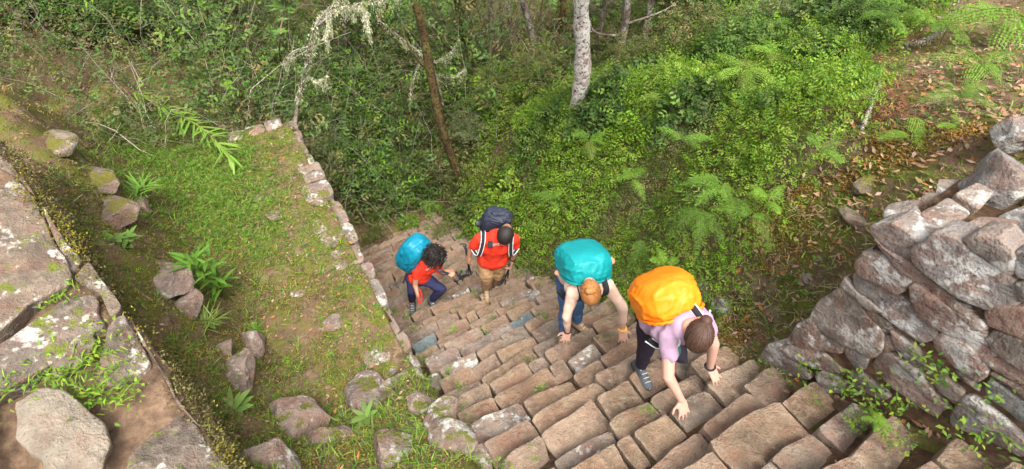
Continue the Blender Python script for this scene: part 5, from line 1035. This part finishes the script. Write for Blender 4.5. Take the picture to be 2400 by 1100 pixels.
ribbon('hip_belt', [J4['hipR'] - A[1] * .0 + A[0] * .02, J4['hipR'] + (J4['knR'] - J4['hipR']) * .15 - A[1] * .1, at(1535, 800, 3.25)], A[0], .03, .008, M['c_green'], r4, og)
ribbon('loose_strap', [at(1588, 800, 3.08), at(1592, 825, 3.12), at(1583, 842, 3.15)], X0, .018, .005, M['c_green'], r4, og)
g = Geo(); tube(g, [at(1640 + 9 * math.cos(x), 700 + 14 * math.sin(x), 3.1) - og for x in np.linspace(0, 6.28, 14)], .006, 6); g.build('handle_loop', M['black'], r4)
r3, A, og = pack('backpack under a teal rain cover on the back of the ginger haired woman', at(1366, 614, 4.2), J3, (.205, .145, .25), 3.2, M['c_teal'], .011, 7, .06, skew=-.05); straps(r3, og, J3, A, M['black'])
for (u, v, t, yw) in ((1315, 637, 4.25, .3), (1420, 606, 4.35, -.4)):
    g = Geo(); c = at(u, v, t); d = nrm(X0 * math.cos(yw) + U0 * math.sin(yw)); capsule(g, c - d * .03, c + d * .05, .03, .038, flat=(TOC + U0 * .5, .4)); solid('sandal', g, .008, M['c_sandal'], r3, 3, og)
r1, A, og = pack('tall backpack under a blue rain cover on the curly haired climber', at(968, 594, 6.5), J1, (.185, .165, .31), 3., M['c_blue'], .016, 12, -.02, fine=7); straps(r1, og, J1, A, M['black'])
ribbon('loose_strap', [at(952, 640, 6.45), at(948, 655, 6.5), at(945, 664, 6.55)], X0, .02, .006, M['black'], r1, og)
r2, A, og = pack('black backpack with rolled top on the man in red', at(1160, 528, 6.05), J2, (.17, .13, .27), 3., M['c_ink'], .015, 15, .02); straps(r2, og, J2, A, M['black'], trim=M['c_white'])
pack_body('top_lid', at(1170, 508, 5.86), frame(U0, TOC + U0 * .3), np.array([.15, .1, .08]), 2.4, M['c_ink'], r2, og, .015, 18)
g = Geo(); capsule(g, at(1122, 525, 6.0) - og, at(1140, 512, 6.) - og, .045, .04); g.build('side_pouch', M['black'], r2)
g = Geo(); ellipsoid(g, at(1119, 524, 5.95) - og, np.eye(3), (.02, .02, .035)); g.build('bottle', M['s_grey'], r2)
# camera pouch on the chest, printed word on the shirt
g = Geo(); o = pack_body('chest_pouch', at(1149, 573, 5.6), frame(TOC, U0), np.array([.03, .022, .04]), 4, M['black'], r2, og, .003, 4, n=8)
def printed(text, parent, org, c, right, up, width, mt):
    cu = bpy.data.curves.new('t', 'FONT'); cu.body = text; cu.align_x = 'CENTER'; cu.size = 1; cu.resolution_u = 3; to = bpy.data.objects.new('t', cu); sc.collection.objects.link(to)
    me = bpy.data.meshes.new_from_object(to.evaluated_get(bpy.context.evaluated_depsgraph_get())); bpy.data.objects.remove(to); bm = bmesh.new(); bm.from_mesh(me); bmesh.ops.triangulate(bm, faces=bm.faces[:]); bmesh.ops.subdivide_edges(bm, edges=bm.edges[:], cuts=1)
    from mathutils.bvhtree import BVHTree
    sh = [x for x in parent.children if x.name.startswith('shirt')][0]; bv = BVHTree.FromPolygons([v.co[:] for v in sh.data.vertices], [p.vertices[:] for p in sh.data.polygons]); xs = [v.co.x for v in bm.verts]; k = width / (max(xs) - min(xs)); nn = nrm(np.cross(right, up))
    for v in bm.verts:
        p = c + right * v.co.x * k + up * v.co.y * k - org; hit = bv.ray_cast(Vector(p + nn * .3), Vector(-nn)); v.co = Vector((np.array(hit[0]) if hit[0] is not None else p) + nn * .004)
    me2 = bpy.data.meshes.new('printed_word'); bm.to_mesh(me2); bm.free(); me2.materials.append(mt); link(bpy.data.objects.new('printed_word', me2), sh)
printed('/Intrepid', w2, np.array(w2.location), at(1172, 576, 5.55), nrm(X0 * .99 + U0 * .14), nrm(U0 - X0 * .14), .2, M['c_white'])
printed('Intrepid', w1, np.array(w1.location), at(1007, 631, 6.2), nrm(X0 * .8 + U0 * .55), nrm(U0 * .8 - X0 * .55), .15, M['c_white'])
# ------------------------------------------------------------------ poles and strap in the hands
def poles(label, segs, knobs=(), name='trekking_poles'):
    o0 = at(*segs[0][0]); root = empty(name, o0); tag(root, label, 'trekking poles')
    for p, q in segs:
        g = Geo(); a_, b_ = at(*p) - o0, at(*q) - o0; tube(g, [a_, a_ + (b_ - a_) * .35, a_ + (b_ - a_) * .36, b_], [.015, .015, .009, .008], 7); g.build('pole', M['dark_metal'], root)
    for u, v, t, r in knobs:
        g = Geo(); pts = curve([at(u + uni(-8, 8), v + uni(-8, 8), t + uni(-.05, .05)) - o0 for _ in range(5)], 4); tube(g, pts, r, 5); g.build('wrist_strap', M['black'], root)
poles('folded black trekking poles hanging from the right hand of the man in red', [((1090, 578, 6.0), (1104, 645, 6.3)), ((1096, 585, 5.98), (1098, 640, 6.3))], [(1085, 578, 6., .008), (1098, 640, 6.25, .008)])
poles('folded black trekking poles in the left hand of the man in red', [((1199, 612, 6.06), (1183, 655, 6.3)), ((1194, 618, 6.06), (1190, 652, 6.3))], [(1178, 660, 6.3, .01), (1172, 662, 6.3, .01), (1182, 650, 6.25, .008)])
poles('bundle of black folded poles held out by the curly haired climber', [((1022, 632, 6.2), (1078, 648, 6.3)), ((1030, 640, 6.22), (1092, 650, 6.35)), ((1046, 604, 6.2), (1030, 632, 6.25))], [(1064, 645, 6.3, .012), (1074, 650, 6.3, .012), (1082, 655, 6.3, .01), (1066, 658, 6.3, .01), (1090, 647, 6.3, .01), (1076, 640, 6.28, .01)])
root = empty('strap_loop', at(986, 700, 6.5)); tag(root, 'red strap dangling from the hand of the curly haired climber', 'strap'); g = Geo(); o0 = np.array(root.location)
ribbon('webbing', [at(984, 678, 6.5), at(989, 695, 6.5), at(986, 712, 6.52), at(982, 704, 6.5), at(984, 690, 6.5)], TOC, .02, .012, M['c_redstrap'], root, o0)
